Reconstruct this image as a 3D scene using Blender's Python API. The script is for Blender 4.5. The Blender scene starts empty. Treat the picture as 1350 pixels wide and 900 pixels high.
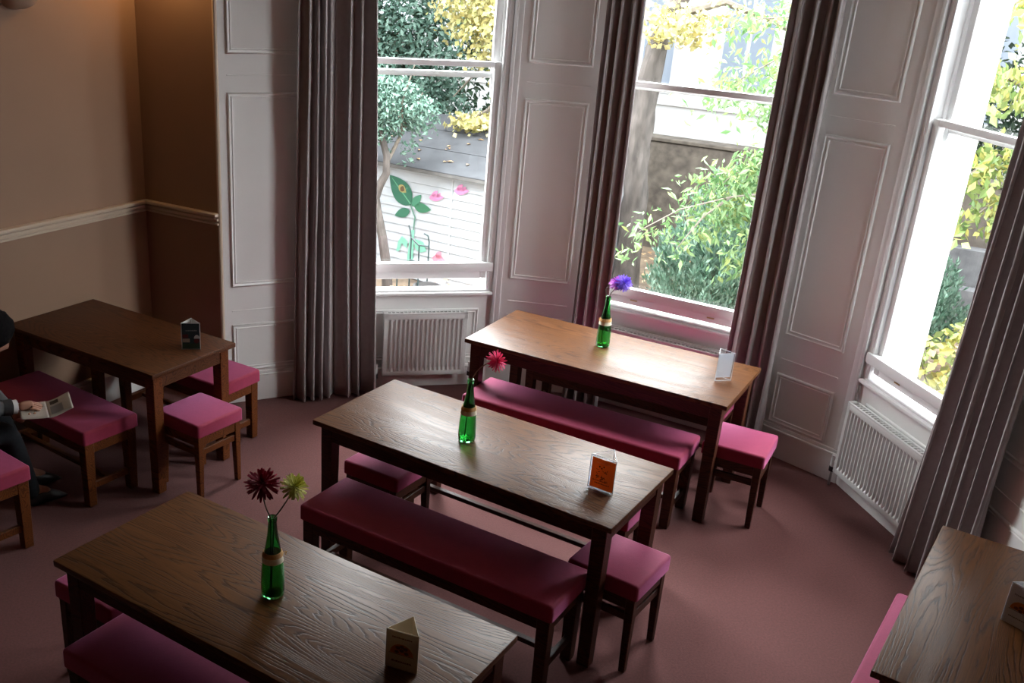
import bpy, bmesh, math, random
from mathutils import Matrix, Vector, noise as mnoise
R = math.radians
C = bpy.context.scene
COL = C.collection

# ------------------------------------------------------------------ camera, light, exposure
F_PX, PITCH, ROLL, CAM_H, PCX, PCY = 1316.713, 0.392889, 0.0575677, 2.865737, -108.079, 44.438
cd = bpy.data.cameras.new('camera'); cam = bpy.data.objects.new('camera', cd); COL.objects.link(cam)
fwd = Vector((0, math.cos(PITCH), -math.sin(PITCH))); r0 = Vector((1, 0, 0)); u0 = r0.cross(fwd)
rt = r0 * math.cos(ROLL) + u0 * math.sin(ROLL); upv = -r0 * math.sin(ROLL) + u0 * math.cos(ROLL)
cam.matrix_world = Matrix(((rt.x, upv.x, -fwd.x, 0), (rt.y, upv.y, -fwd.y, 0), (rt.z, upv.z, -fwd.z, CAM_H), (0, 0, 0, 1)))
cd.sensor_width = 36; cd.lens = F_PX / 1350 * 36
cd.shift_x = -PCX / 1350; cd.shift_y = PCY / 1350
cd.clip_start = 0.05; cd.clip_end = 300
C.camera = cam

SKY = 2.6
w = bpy.data.worlds.new('overcast_sky'); C.world = w; w.use_nodes = True
nt = w.node_tree; nt.nodes.clear()
o_ = nt.nodes.new('ShaderNodeOutputWorld'); b_ = nt.nodes.new('ShaderNodeBackground')
tc_ = nt.nodes.new('ShaderNodeTexCoord'); sx_ = nt.nodes.new('ShaderNodeSeparateXYZ'); cr_ = nt.nodes.new('ShaderNodeValToRGB')
cr_.color_ramp.elements[0].position = 0.0; cr_.color_ramp.elements[0].color = (0.80, 0.86, 0.95, 1)
cr_.color_ramp.elements[1].position = 1.0; cr_.color_ramp.elements[1].color = (0.92, 0.97, 1.0, 1)
nt.links.new(tc_.outputs['Generated'], sx_.inputs[0]); nt.links.new(sx_.outputs['Z'], cr_.inputs[0])
nt.links.new(cr_.outputs[0], b_.inputs[0]); b_.inputs[1].default_value = SKY
nt.links.new(b_.outputs[0], o_.inputs[0])

# added fill: unseen area lights high outside the bay windows, boosting daylight indoors
def daylight_fill(name, loc, target, sx, sy, power):
    l = bpy.data.lights.new(name, 'AREA'); l.shape = 'RECTANGLE'; l.size = sx; l.size_y = sy; l.energy = power; l.color = (.97, .98, 1.0)
    o = bpy.data.objects.new(name, l); COL.objects.link(o); o.location = loc
    o.rotation_euler = (Vector(target) - Vector(loc)).to_track_quat('-Z', 'Z').to_euler()
DAY = 2300; LOW = .58; HIGH = .95
for k_, (n_, lo_, hi_) in enumerate((('far_right', .95, .10), ('right', .8, .2), ('middle', 1.0, 1.0), ('left', 1.0, 1.0), ('far_left', 1.9, .5))):
    a_ = math.radians(59 + (k_ - 2) * 35)
    daylight_fill('daylight_fill_' + n_, (1.0 + 6.6 * math.cos(a_), 5.3 + 6.6 * math.sin(a_), 5.2), (1.0, 5.0, 1.3), 4.2, 4.2, DAY * LOW * lo_)
    daylight_fill('daylight_fill_high_' + n_, (1.0 + 5.6 * math.cos(a_), 5.3 + 5.6 * math.sin(a_), 9.0), (1.0, 5.0, 1.0), 4.0, 4.0, DAY * HIGH * hi_)

daylight_fill('daylight_fill_side', (9.0, 1.9, 5.0), (1.5, 6.0, 1.4), 4.2, 4.2, DAY * LOW * .45)

vs = C.view_settings
vs.view_transform = 'Standard'; vs.look = 'None'; vs.gamma = 1; vs.use_curve_mapping = False; vs.exposure = 0.0
C.cycles.max_bounces = 10; C.cycles.diffuse_bounces = 6; C.cycles.glossy_bounces = 4
C.cycles.transmission_bounces = 8; C.cycles.transparent_max_bounces = 12
C.cycles.caustics_reflective = False; C.cycles.caustics_refractive = False
C.cycles.use_denoising = True
C.cycles.sample_clamp_indirect = 6.0

# ------------------------------------------------------------------ materials
def mat(name, base, rough=0.5, metallic=0.0, sheen=0.0, spec=0.5):
    m = bpy.data.materials.new(name); m.use_nodes = True
    p = m.node_tree.nodes['Principled BSDF']
    p.inputs['Base Color'].default_value = (*base, 1); p.inputs['Roughness'].default_value = rough
    p.inputs['Metallic'].default_value = metallic
    p.inputs['Sheen Weight'].default_value = sheen
    p.inputs['Specular IOR Level'].default_value = spec
    return m
def nodes(m): return m.node_tree.nodes, m.node_tree.links, m.node_tree.nodes['Principled BSDF']
def noisy(name, c1, c2, scale=8, rough=0.5, bump=0.0, bscale=None, detail=4, coord='Object', stretch=(1, 1, 1), **k):
    m = mat(name, c1, rough, **k); N, L, P = nodes(m)
    tc = N.new('ShaderNodeTexCoord'); mp = N.new('ShaderNodeMapping'); mp.inputs['Scale'].default_value = stretch
    n = N.new('ShaderNodeTexNoise'); n.inputs['Scale'].default_value = scale; n.inputs['Detail'].default_value = detail
    r = N.new('ShaderNodeValToRGB'); r.color_ramp.elements[0].color = (*c1, 1); r.color_ramp.elements[1].color = (*c2, 1)
    r.color_ramp.elements[0].position = .3; r.color_ramp.elements[1].position = .7
    L.new(tc.outputs[coord], mp.inputs[0]); L.new(mp.outputs[0], n.inputs['Vector']); L.new(n.outputs['Fac'], r.inputs[0]); L.new(r.outputs[0], P.inputs['Base Color'])
    if bump:
        n2 = N.new('ShaderNodeTexNoise'); n2.inputs['Scale'].default_value = bscale or scale * 4; n2.inputs['Detail'].default_value = 3
        b = N.new('ShaderNodeBump'); b.inputs['Strength'].default_value = bump; b.inputs['Distance'].default_value = .004
        L.new(mp.outputs[0], n2.inputs['Vector']); L.new(n2.outputs['Fac'], b.inputs['Height']); L.new(b.outputs[0], P.inputs['Normal'])
    return m
def wood(name, dark, light, rough, scale=1.0, bump=.15, coat=0.0):
    """grain runs along the object's local X: long cathedral rings plus fine pores"""
    m = mat(name, light, rough); N, L, P = nodes(m)
    tc = N.new('ShaderNodeTexCoord')
    mp = N.new('ShaderNodeMapping'); mp.inputs['Scale'].default_value = (1.1 * scale, 9 * scale, 9 * scale)
    oi = N.new('ShaderNodeObjectInfo'); cb = N.new('ShaderNodeCombineXYZ'); ml = N.new('ShaderNodeMath'); ml.operation = 'MULTIPLY'; ml.inputs[1].default_value = 37
    L.new(oi.outputs['Random'], ml.inputs[0]); L.new(ml.outputs[0], cb.inputs[0]); L.new(ml.outputs[0], cb.inputs[1]); L.new(cb.outputs[0], mp.inputs['Location'])
    L.new(tc.outputs['Object'], mp.inputs[0])
    n0 = N.new('ShaderNodeTexNoise'); n0.inputs['Scale'].default_value = .55; n0.inputs['Detail'].default_value = 1.5; n0.inputs['Distortion'].default_value = .3
    L.new(mp.outputs[0], n0.inputs['Vector'])
    m1 = N.new('ShaderNodeMath'); m1.operation = 'MULTIPLY'; m1.inputs[1].default_value = 40; L.new(n0.outputs['Fac'], m1.inputs[0])
    nz = N.new('ShaderNodeTexNoise'); nz.inputs['Scale'].default_value = 9; nz.inputs['Detail'].default_value = 3; L.new(mp.outputs[0], nz.inputs['Vector'])
    ad = N.new('ShaderNodeMath'); ad.operation = 'ADD'; L.new(m1.outputs[0], ad.inputs[0]); L.new(nz.outputs['Fac'], ad.inputs[1])
    fr = N.new('ShaderNodeMath'); fr.operation = 'FRACT'; L.new(ad.outputs[0], fr.inputs[0])
    mp2 = N.new('ShaderNodeMapping'); mp2.inputs['Scale'].default_value = (6, 190, 190); L.new(tc.outputs['Object'], mp2.inputs[0])
    n2 = N.new('ShaderNodeTexNoise'); n2.inputs['Scale'].default_value = 1; n2.inputs['Detail'].default_value = 2; L.new(mp2.outputs[0], n2.inputs['Vector'])
    r = N.new('ShaderNodeValToRGB'); e = r.color_ramp.elements
    e[0].position = 0; e[0].color = (*dark, 1); e[1].position = .4; e[1].color = (*light, 1)
    x = e.new(.9); x.color = tuple(.75 * a + .25 * b for a, b in zip(light, dark)) + (1,); x = e.new(1.0); x.color = (*dark, 1)
    L.new(fr.outputs[0], r.inputs[0])
    mx = N.new('ShaderNodeMix'); mx.data_type = 'RGBA'; mx.blend_type = 'MULTIPLY'; mx.inputs[0].default_value = .45
    r2 = N.new('ShaderNodeValToRGB'); r2.color_ramp.elements[0].position = .3; r2.color_ramp.elements[0].color = (.35, .3, .28, 1); r2.color_ramp.elements[1].position = .6
    L.new(n2.outputs['Fac'], r2.inputs[0]); L.new(r.outputs[0], mx.inputs[6]); L.new(r2.outputs[0], mx.inputs[7]); L.new(mx.outputs[2], P.inputs['Base Color'])
    bp = N.new('ShaderNodeBump'); bp.inputs['Strength'].default_value = bump; bp.inputs['Distance'].default_value = .002
    sm = N.new('ShaderNodeValToRGB'); sm.color_ramp.elements[0].position = 0; sm.color_ramp.elements[1].position = .25
    x = sm.color_ramp.elements.new(.9); x.color = (1, 1, 1, 1); x = sm.color_ramp.elements.new(1.0); x.color = (0, 0, 0, 1)
    L.new(fr.outputs[0], sm.inputs[0]); L.new(sm.outputs[0], bp.inputs['Height']); L.new(bp.outputs[0], P.inputs['Normal'])
    P.inputs['Coat Weight'].default_value = coat; P.inputs['Specular IOR Level'].default_value = .26
    return m
def leafmat(name, cols, rough=.5, trans=.25):
    m = mat(name, cols[0], rough, spec=.3); N, L, P = nodes(m)
    g = N.new('ShaderNodeNewGeometry'); r = N.new('ShaderNodeValToRGB'); e = r.color_ramp.elements
    k = len(cols)
    for i, c in enumerate(cols):
        x = e[i] if i < 2 else e.new(i / (k - 1))
        x.position = i / (k - 1); x.color = (*c, 1)
    L.new(g.outputs['Random Per Island'], r.inputs[0]); L.new(r.outputs[0], P.inputs['Base Color'])
    t = N.new('ShaderNodeBsdfTranslucent'); L.new(r.outputs[0], t.inputs[0]); mx = N.new('ShaderNodeMixShader'); mx.inputs[0].default_value = trans
    out = N['Material Output']; L.new(P.outputs[0], mx.inputs[1]); L.new(t.outputs[0], mx.inputs[2]); L.new(mx.outputs[0], out.inputs[0])
    return m
def clear(name, tint, gloss=.08, rough=.02):
    """thin clear sheet: mostly see-through with a faint mirror"""
    m = bpy.data.materials.new(name); m.use_nodes = True; N = m.node_tree.nodes; L = m.node_tree.links; N.clear()
    out = N.new('ShaderNodeOutputMaterial'); t = N.new('ShaderNodeBsdfTransparent'); t.inputs[0].default_value = (*tint, 1)
    g = N.new('ShaderNodeBsdfGlossy'); g.inputs['Roughness'].default_value = rough; lw = N.new('ShaderNodeFresnel'); lw.inputs[0].default_value = 1.45
    ge = N.new('ShaderNodeNewGeometry'); iv = N.new('ShaderNodeMath'); iv.operation = 'SUBTRACT'; iv.inputs[0].default_value = 1; L.new(ge.outputs['Backfacing'], iv.inputs[1]); ml = N.new('ShaderNodeMath'); ml.operation = 'MULTIPLY'; L.new(lw.outputs[0], ml.inputs[0]); L.new(iv.outputs[0], ml.inputs[1])
    mx = N.new('ShaderNodeMixShader'); L.new(ml.outputs[0], mx.inputs[0]); L.new(t.outputs[0], mx.inputs[1]); L.new(g.outputs[0], mx.inputs[2]); L.new(mx.outputs[0], out.inputs[0])
    return m

M = {}
M['white'] = noisy('white_gloss_paint', (.82, .815, .80), (.85, .845, .83), 3, .38, .04, 60)
M['sash'] = noisy('white_sash_paint', (.82, .82, .82), (.85, .85, .85), 5, .3)
M['beige'] = noisy('beige_wall_paint', (.30, .185, .120), (.325, .20, .13), 2, .7, .05, 90)
M['cream'] = mat('cream_rail_paint', (.56, .45, .34), .45)
M['ceil'] = mat('ceiling_paint', (.42, .40, .37), .8)
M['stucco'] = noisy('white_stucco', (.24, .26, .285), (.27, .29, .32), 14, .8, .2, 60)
M['rad'] = mat('radiator_enamel', (.68, .68, .67), .35)
M['dark'] = mat('dark_gap', (.03, .03, .03), .7)
M['brass'] = mat('dull_brass', (.45, .33, .16), .35, 1.0)
M['steel'] = mat('plated_steel', (.5, .5, .5), .35, 1.0)
M['grime'] = mat('black_plastic', (.03, .03, .035), .4)
M['top'] = wood('stained_oak_top', (.038, .012, .0035), (.125, .048, .014), .40, 1.0, .30, .0)
M['topdark'] = wood('dark_oak_top', (.040, .012, .004), (.105, .036, .012), .5, 1.0, .12, .0)
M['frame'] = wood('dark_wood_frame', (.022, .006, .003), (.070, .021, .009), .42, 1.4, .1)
M['frame_lit'] = wood('lit_wood_frame', (.060, .015, .004), (.165, .050, .013), .42, 1.4, .1)  # paler copy of the frame wood: lit tone put into its colour
M['pink'] = noisy('magenta_upholstery', (.220, .010, .030), (.255, .013, .038), 40, .7, .15, 300, sheen=.9, spec=.25)
nodes(M['pink'])[2].inputs['Sheen Tint'].default_value = (1, .36, .72, 1); nodes(M['pink'])[2].inputs['Sheen Roughness'].default_value = .5
M['carpet'] = noisy('dusty_red_carpet', (.105, .031, .029), (.145, .046, .042), 90, .95, .5, 420, 6, sheen=.08)
M['curtain'] = noisy('taupe_curtain', (.30, .265, .265), (.34, .305, .305), 30, .6, .1, 400, sheen=.4)
M['twine'] = noisy('jute_twine', (.45, .24, .08), (.60, .38, .16), 60, .8, .3, 200)
M['lace'] = noisy('cream_paper', (.62, .55, .42), (.74, .68, .55), 60, .7, .3, 200)
M['glass'] = clear('window_glass', (.97, .985, .98))
M['acrylic'] = clear('clear_acrylic', (.93, .95, .97), rough=.05)
M['shade'] = mat('plaster_bowl', (.42, .30, .22), .6)
g = bpy.data.materials.new('green_bottle_glass'); g.use_nodes = True; P_ = g.node_tree.nodes['Principled BSDF']
P_.inputs['Base Color'].default_value = (.13, .56, .20, 1); P_.inputs['Roughness'].default_value = .03; P_.inputs['Transmission Weight'].default_value = 1; P_.inputs['IOR'].default_value = 1.45
M['bottle'] = g

# ------------------------------------------------------------------ mesh helpers
class MB:
    def __init__(s): s.bm = bmesh.new()
    def box(s, x0, x1, y0, y1, z0, z1, bev=0.0, seg=1, mx=None):
        b = bmesh.new(); bmesh.ops.create_cube(b, size=1)
        for v in b.verts: v.co = Vector(((x0 + x1) / 2 + v.co.x * (x1 - x0), (y0 + y1) / 2 + v.co.y * (y1 - y0), (z0 + z1) / 2 + v.co.z * (z1 - z0)))
        if bev: bmesh.ops.bevel(b, geom=b.edges[:], offset=bev, segments=seg, affect='EDGES', profile=.5)
        s.join(b, mx); return s
    def post(s, bot, top, hb, ht, mx=None, bev=.003):
        """square post: bottom centre, top centre, half sizes"""
        b = bmesh.new(); vv = []
        for c, h in ((bot, hb), (top, ht)):
            for dx, dy in ((-1, -1), (1, -1), (1, 1), (-1, 1)): vv.append(b.verts.new((c[0] + dx * h, c[1] + dy * h, c[2])))
        for f in ((3, 2, 1, 0), (4, 5, 6, 7), (0, 1, 5, 4), (1, 2, 6, 5), (2, 3, 7, 6), (3, 0, 4, 7)): b.faces.new([vv[i] for i in f])
        if bev: bmesh.ops.bevel(b, geom=b.edges[:], offset=bev, segments=1, affect='EDGES')
        s.join(b, mx); return s
    def prism(s, poly, z0, z1, mx=None, bev=0):
        b = bmesh.new(); lo = [b.verts.new((x, y, z0)) for x, y in poly]; hi = [b.verts.new((x, y, z1)) for x, y in poly]; n = len(poly)
        b.faces.new(lo[::-1]); b.faces.new(hi)
        for i in range(n): b.faces.new((lo[i], lo[(i + 1) % n], hi[(i + 1) % n], hi[i]))
        bmesh.ops.recalc_face_normals(b, faces=b.faces[:])
        if bev: bmesh.ops.bevel(b, geom=b.edges[:], offset=bev, segments=1, affect='EDGES')
        s.join(b, mx); return s
    def lathe(s, prof, n=24, mx=None, a0=0, a1=2 * math.pi):
        b = bmesh.new(); rings = []; full = abs(a1 - a0 - 2 * math.pi) < 1e-6; k = n if full else n + 1
        for r, z in prof:
            if r < 1e-6: rings.append([b.verts.new((0, 0, z))])
            else: rings.append([b.verts.new((r * math.cos(a0 + (a1 - a0) * i / n), r * math.sin(a0 + (a1 - a0) * i / n), z)) for i in range(k)])
        for A, B in zip(rings, rings[1:]):
            for i in range(n):
                j = (i + 1) % k
                if len(A) == 1 and len(B) == 1: continue
                if len(A) == 1: b.faces.new((A[0], B[i], B[j]))
                elif len(B) == 1: b.faces.new((A[i], B[0], A[j])) if False else b.faces.new((A[j], A[i], B[0]))
                else: b.faces.new((A[i], A[j], B[j], B[i]))
        bmesh.ops.recalc_face_normals(b, faces=b.faces[:])
        s.join(b, mx); return s
    def tube(s, pts, rad, n=8, mx=None, cap=True):
        b = bmesh.new(); pts = [Vector(p) for p in pts]; rings = []
        if not hasattr(rad, '__len__'): rad = [rad] * len(pts)
        ref = None
        for i, p in enumerate(pts):
            t = (pts[min(i + 1, len(pts) - 1)] - pts[max(i - 1, 0)]).normalized()
            if ref is None: ref = Vector((0, 0, 1)) if abs(t.z) < .9 else Vector((1, 0, 0))
            u = (ref - t * ref.dot(t)).normalized(); ref = u; v = t.cross(u)
            rings.append([b.verts.new(p + (u * math.cos(2 * math.pi * k / n) + v * math.sin(2 * math.pi * k / n)) * rad[i]) for k in range(n)])
        for A, B in zip(rings, rings[1:]):
            for i in range(n): b.faces.new((A[i], A[(i + 1) % n], B[(i + 1) % n], B[i]))
        if cap: b.faces.new(rings[0][::-1]); b.faces.new(rings[-1])
        s.join(b, mx); return s
    def grid(s, fn, nu, nv, mx=None):
        b = bmesh.new(); vv = [[b.verts.new(fn(i / nu, j / nv)) for j in range(nv + 1)] for i in range(nu + 1)]
        for i in range(nu):
            for j in range(nv): b.faces.new((vv[i][j], vv[i + 1][j], vv[i + 1][j + 1], vv[i][j + 1]))
        s.join(b, mx); return s
    def face(s, pts):
        s.bm.faces.new([s.bm.verts.new(p) for p in pts]); return s
    def rings(s, u0, u1, z0, z1, prof, mx=None):
        """mitred rectangular moulding on the local XZ plane, standing out along -Y: prof = (inset, height)"""
        b = bmesh.new(); rr = []
        for d, h in prof: rr.append([b.verts.new((x, -h, z)) for x, z in ((u0 + d, z0 + d), (u1 - d, z0 + d), (u1 - d, z1 - d), (u0 + d, z1 - d))])
        for A, B in zip(rr, rr[1:]):
            for i in range(4): b.faces.new((A[i], A[(i + 1) % 4], B[(i + 1) % 4], B[i]))
        s.join(b, mx); return s
    def join(s, b, mx=None):
        if mx is not None: bmesh.ops.transform(b, matrix=mx, verts=b.verts)
        me = bpy.data.meshes.new('t'); b.to_mesh(me); b.free(); s.bm.from_mesh(me); bpy.data.meshes.remove(me)
    def build(s, name, m, parent=None, smooth=35, loc=None):
        me = bpy.data.meshes.new(name); s.bm.to_mesh(me); s.bm.free(); me.materials.append(m)
        if smooth: me.shade_smooth(); me.set_sharp_from_angle(angle=R(smooth))
        o = bpy.data.objects.new(name, me); COL.objects.link(o)
        if parent: o.parent = parent
        if loc: o.location = loc
        return o
def tag(o, label=None, cat=None, group=None, kind=None):
    if label: o['label'] = label
    if cat: o['category'] = cat
    if group: o['group'] = group
    if kind: o['kind'] = kind
    return o
def thing(name, label, cat, loc=(0, 0, 0), rz=0, group=None, kind=None):
    o = bpy.data.objects.new(name, None); COL.objects.link(o); o.location = loc; o.rotation_euler = (0, 0, rz); o.empty_display_size = .1
    return tag(o, label, cat, group, kind)
def dup(root, loc, rz, label, group=None):
    r = root.copy(); COL.objects.link(r); r.location = loc; r.rotation_euler = (0, 0, rz); r['label'] = label
    if group: r['group'] = group
    for ch in list(root.children):
        c = ch.copy(); COL.objects.link(c); c.parent = r
        for g_ in list(ch.children):
            d = g_.copy(); COL.objects.link(d); d.parent = c
    return r
def frame(a, b):
    """local frame on a wall: X from a to b along the inner face, Y outward (to the garden), Z up"""
    a = Vector((*a, 0)); b = Vector((*b, 0)); u = (b - a).normalized(); n = Vector((-u.y, u.x, 0))
    m = Matrix(((u.x, n.x, 0, a.x), (u.y, n.y, 0, a.y), (0, 0, 1, 0), (0, 0, 0, 1)))
    return m, (b - a).length
def place(o, m): o.matrix_world = m; return o

# ------------------------------------------------------------------ the room
V = [(-1.943, 6.497), (-1.39, 6.208), (-.615, 6.59), (.41, 6.828), (1.08, 6.72), (2.09, 6.10), (2.566, 5.547), (2.762, 4.55), (2.799, 3.692), (3.313, 3.339)]
UX = Vector((.857, -.515)); NX = Vector((.515, .857))            # room axis: along the bay wall, out of the window
D = .37; CEIL = 4.2; HEAD = 3.42
back_l = Vector(V[0]) - NX * 8.0; back_r = Vector(V[9]) - NX * 8.0
fl = [back_l, back_r, Vector(V[9])] + [Vector(p) for p in V[8:0:-1]] + [Vector(V[0])]
ctr = Vector((.5, 2.5))
MB().prism([tuple(ctr + (p - ctr) * 1.10) for p in fl], -.3, 0).build('floor', M['carpet'], smooth=0)['kind'] = 'structure'
MB().prism([tuple(ctr + (p - ctr) * 1.12) for p in fl], CEIL, CEIL + .2).build('ceiling', M['ceil'], smooth=0)['kind'] = 'structure'
def wall(name, a, b, m, thick=.25, z1=CEIL):
    f, L = frame(a, b); o = MB().box(-.0, L, 0, thick, 0, z1).build(name, m, smooth=0); place(o, f); o['kind'] = 'structure'; return o, f, L
wl, fL, lenL = wall('wall_left', tuple(back_l), V[0], M['beige'])
wa, fA, lenA = wall('wall_alcove_left', V[0], V[1], M['beige'])
war, fAR, lenAR = wall('wall_alcove_right', V[8], V[9], M['beige'])
wr, fR, lenR = wall('wall_right', V[9], tuple(back_r), M['beige'])
wb, fB, lenB = wall('wall_back', tuple(back_r), tuple(back_l), M['beige'])
PROF = [(0, 0), (.003, .010), (.009, .013), (.014, .006), (.022, .004), (.026, .009), (.031, .009), (.034, 0)]
def nrm(a, b): u = (Vector(b) - Vector(a)).normalized(); return Vector((-u.y, u.x))
def pier(name, i, j, panels, nl, nr, s0, s1, groove=True):
    a, b = Vector(V[i]), Vector(V[j]); f, L = frame(a, b)
    mid = (a + b) / 2 + nrm(a, b) * D
    o = MB().prism([tuple(a), tuple(b), tuple(b + nr * D), tuple(mid), tuple(a + nl * D)], 0, CEIL).build(name, M['white'], smooth=0); o['kind'] = 'structure'
    for z0, z1 in panels:
        place(MB().rings(s0, s1, z0, z1, PROF).build('panel_moulding', M['white'], smooth=50), f).parent = o
    if groove:
        g_ = MB(); g_.box(s0, s1, -.004, .002, .650, .660, .0015); g_.box(s0, s1, -.004, .002, 2.158, 2.166, .0015)
        place(g_.build('panel_bead', M['white']), f).parent = o
    return o, f, L
PAN = [(.225, .56), (.82, 2.06), (2.285, 3.35)]
nW1, nW2, nW3 = nrm(V[2], V[3]), nrm(V[4], V[5]), nrm(V[6], V[7])
p1, fP1, lP1 = pier('wall_bay_left', 1, 2, PAN, nrm(V[0], V[1]), nW1, .065, .72)
p2, fP2, lP2 = pier('wall_pier_left', 3, 4, PAN, nW1, nW2, .115, .535)
p3, fP3, lP3 = pier('wall_pier_right', 5, 6, PAN, nW2, nW3, .195, .59)
p4, fP4, lP4 = pier('wall_bay_right', 7, 8, PAN, nW3, nrm(V[8], V[9]), .14, .79)
for side, f, L in (('left', fL, lenL), ('alcove_left', fA, lenA), ('bay_left', fP1, lP1), ('pier_left', fP2, lP2), ('pier_right', fP3, lP3), ('bay_right', fP4, lP4), ('alcove_right', fAR, lenAR), ('right', fR, lenR)):
    m = MB(); m.box(0.0, L, -.018, .004, 0, .175, .002); m.box(0.0, L, -.024, .004, .175, .19, .004, 2); m.box(0, L, -.014, .004, .19, .212, .004, 2)
    o = place(m.build('baseboard_' + side, M['white']), f); o['kind'] = 'structure'
# chair rail on the beige walls
for i, (f, L) in enumerate(((fL, lenL), (fA, lenA), (fAR, lenAR), (fR, lenR))):
    m = MB(); m.box(0, L, -.022, .004, 1.240, 1.256, .005, 2); m.box(0, L, -.010, .004, 1.256, 1.268); m.box(0, L, -.026, .004, 1.268, 1.284, .006, 2); m.box(0, L, -.014, .004, 1.284, 1.294); m.box(0, L, -.042, .004, 1.294, 1.316, .007, 2)
    o = place(m.build('trim_%d' % (i + 1), M['cream']), f); o['kind'] = 'structure'
# vertical bead on the nib between alcove and bay
o = MB().tube([(V[1][0], V[1][1] + .004, .0), (V[1][0], V[1][1] + .004, CEIL)], .014, 10).build('trim_5', M['cream']); o['kind'] = 'structure'
tn = 6
for f, L, sides in ((fP1, lP1, 'r'), (fP2, lP2, 'lr'), (fP3, lP3, 'lr'), (fP4, lP4, 'l')):
    for s in sides:
        x0, x1 = (L - .062, L - .004) if s == 'r' else (.004, .062)
        m = MB(); m.box(x0, x1, -.012, .004, .212, HEAD + .06, .004, 2)
        a, b = (x0 + .036, x1) if s == 'r' else (x0, x1 - .036)
        m.box(a, b, -.022, .004, .212, HEAD + .06, .005, 2)
        o = place(m.build('trim_%d' % tn, M['sash']), f); o['kind'] = 'structure'; tn += 1

def window(num, i, lift, i2):
    f, L = frame(V[i], V[i2]); root = thing('window_%d' % num, None, None, kind='structure'); place(root, f)
    def part(name, mb, m, par=root, smooth=35): o = mb.build(name, m, smooth=smooth); o.parent = par; return o
    J = .035
    # masonry under and over the opening
    part('spandrel', MB().box(.002, L - .002, 0.012, .20, -.0, .69).box(.002, L - .002, .2, D, -.0, .58).box(.002, L - .002, .0, D, HEAD, CEIL), M['white'])
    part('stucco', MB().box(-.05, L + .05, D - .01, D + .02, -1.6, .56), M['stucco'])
    m = MB()                                                      # lining of the sash box
    for x0, x1 in ((.003, J), (L - J, L - .003)):
        m.box(x0, x1, .004, .165, .70, HEAD, .003)
    for x0, x1 in ((J, J + .014), (L - J - .014, L - J)):
        m.box(x0, x1, .006, .028, .70, HEAD, .003); m.box(x0, x1, .082, .096, .70, HEAD, .002); m.box(x0, x1, .150, .165, .70, HEAD, .002)
    m.box(J, L - J, .004, .165, HEAD - .03, HEAD, .003)
    part('frame', m, M['sash'])
    m = MB(); m.box(.004, L - .004, -.022, .07, .690, .712, .006, 2); m.box(J, L - J, .002, .060, .712, .726, .004, 2); m.box(J, L - J, 0, .36, -.05, 0, .004, 1, Matrix.Translation((0, .06, .712)) @ Matrix.Rotation(-.36, 4, 'X'))
    part('window_sill', m, M['sash'])
    # lower and upper sash
    def sash(nm, y0, z0, z1, brail, trail, horn):
        x0, x1 = J + .012, L - J - .012; st = .048
        m = MB(); m.box(x0, x0 + st, y0, y0 + .042, z0, z1, .004, 2); m.box(x1 - st, x1, y0, y0 + .042, z0, z1, .004, 2)
        m.box(x0 + st, x1 - st, y0, y0 + .042, z0, z0 + brail, .004, 2); m.box(x0 + st, x1 - st, y0, y0 + .042, z1 - trail, z1, .004, 2)
        if horn:
            for xa in (x0, x1 - st):
                m.prism([(0, 0), (st, 0), (st, -.03), (st * .55, -.075), (0, -.085)], y0 + .004, y0 + .038, mx=Matrix(((1, 0, 0, xa), (0, 0, 1, 0), (0, 1, 0, z0 + .002), (0, 0, 0, 1))))
        s = part(nm, m, M['sash'])
        part('pane', MB().box(x0 + st - .004, x1 - st + .004, y0 + .019, y0 + .022, z0 + brail - .004, z1 - trail + .004), M['glass'], s, 0)
        return s
    zl = .735 + lift
    lo = sash('lower_sash', .034, zl, zl + 1.475, .085, .036, False)
    part('meeting_board', MB().box(.012, L - .012, -.012, .036, zl + .062, zl + .125, .004, 2) if True else None, M['sash'], lo)
    sash('upper_sash', .100, 2.165, HEAD - .03, .036, .05, True)
    if lift < .03: part('sash_lift', MB().box(L * .25, L * .25 + .05, .026, .034, zl + .03, zl + .038, .002).box(L * .75 - .05, L * .75, .026, .034, zl + .03, zl + .038, .002), M['brass'], lo)
    # apron panel under the sill
    part('apron_moulding', MB().rings(.09, L - .09, .20, .585, PROF), M['white']).location = (0, .012, 0)
    m = MB(); m.box(0.0, L, -.012, .014, 0, .16, .003)
    part('skirting', m, M['white'])
    return root, f, L
win1, fW1, lW1 = window(1, 2, .065, 3)
win2, fW2, lW2 = window(2, 4, .012, 5)
win3, fW3, lW3 = window(3, 6, .022, 7)

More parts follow.
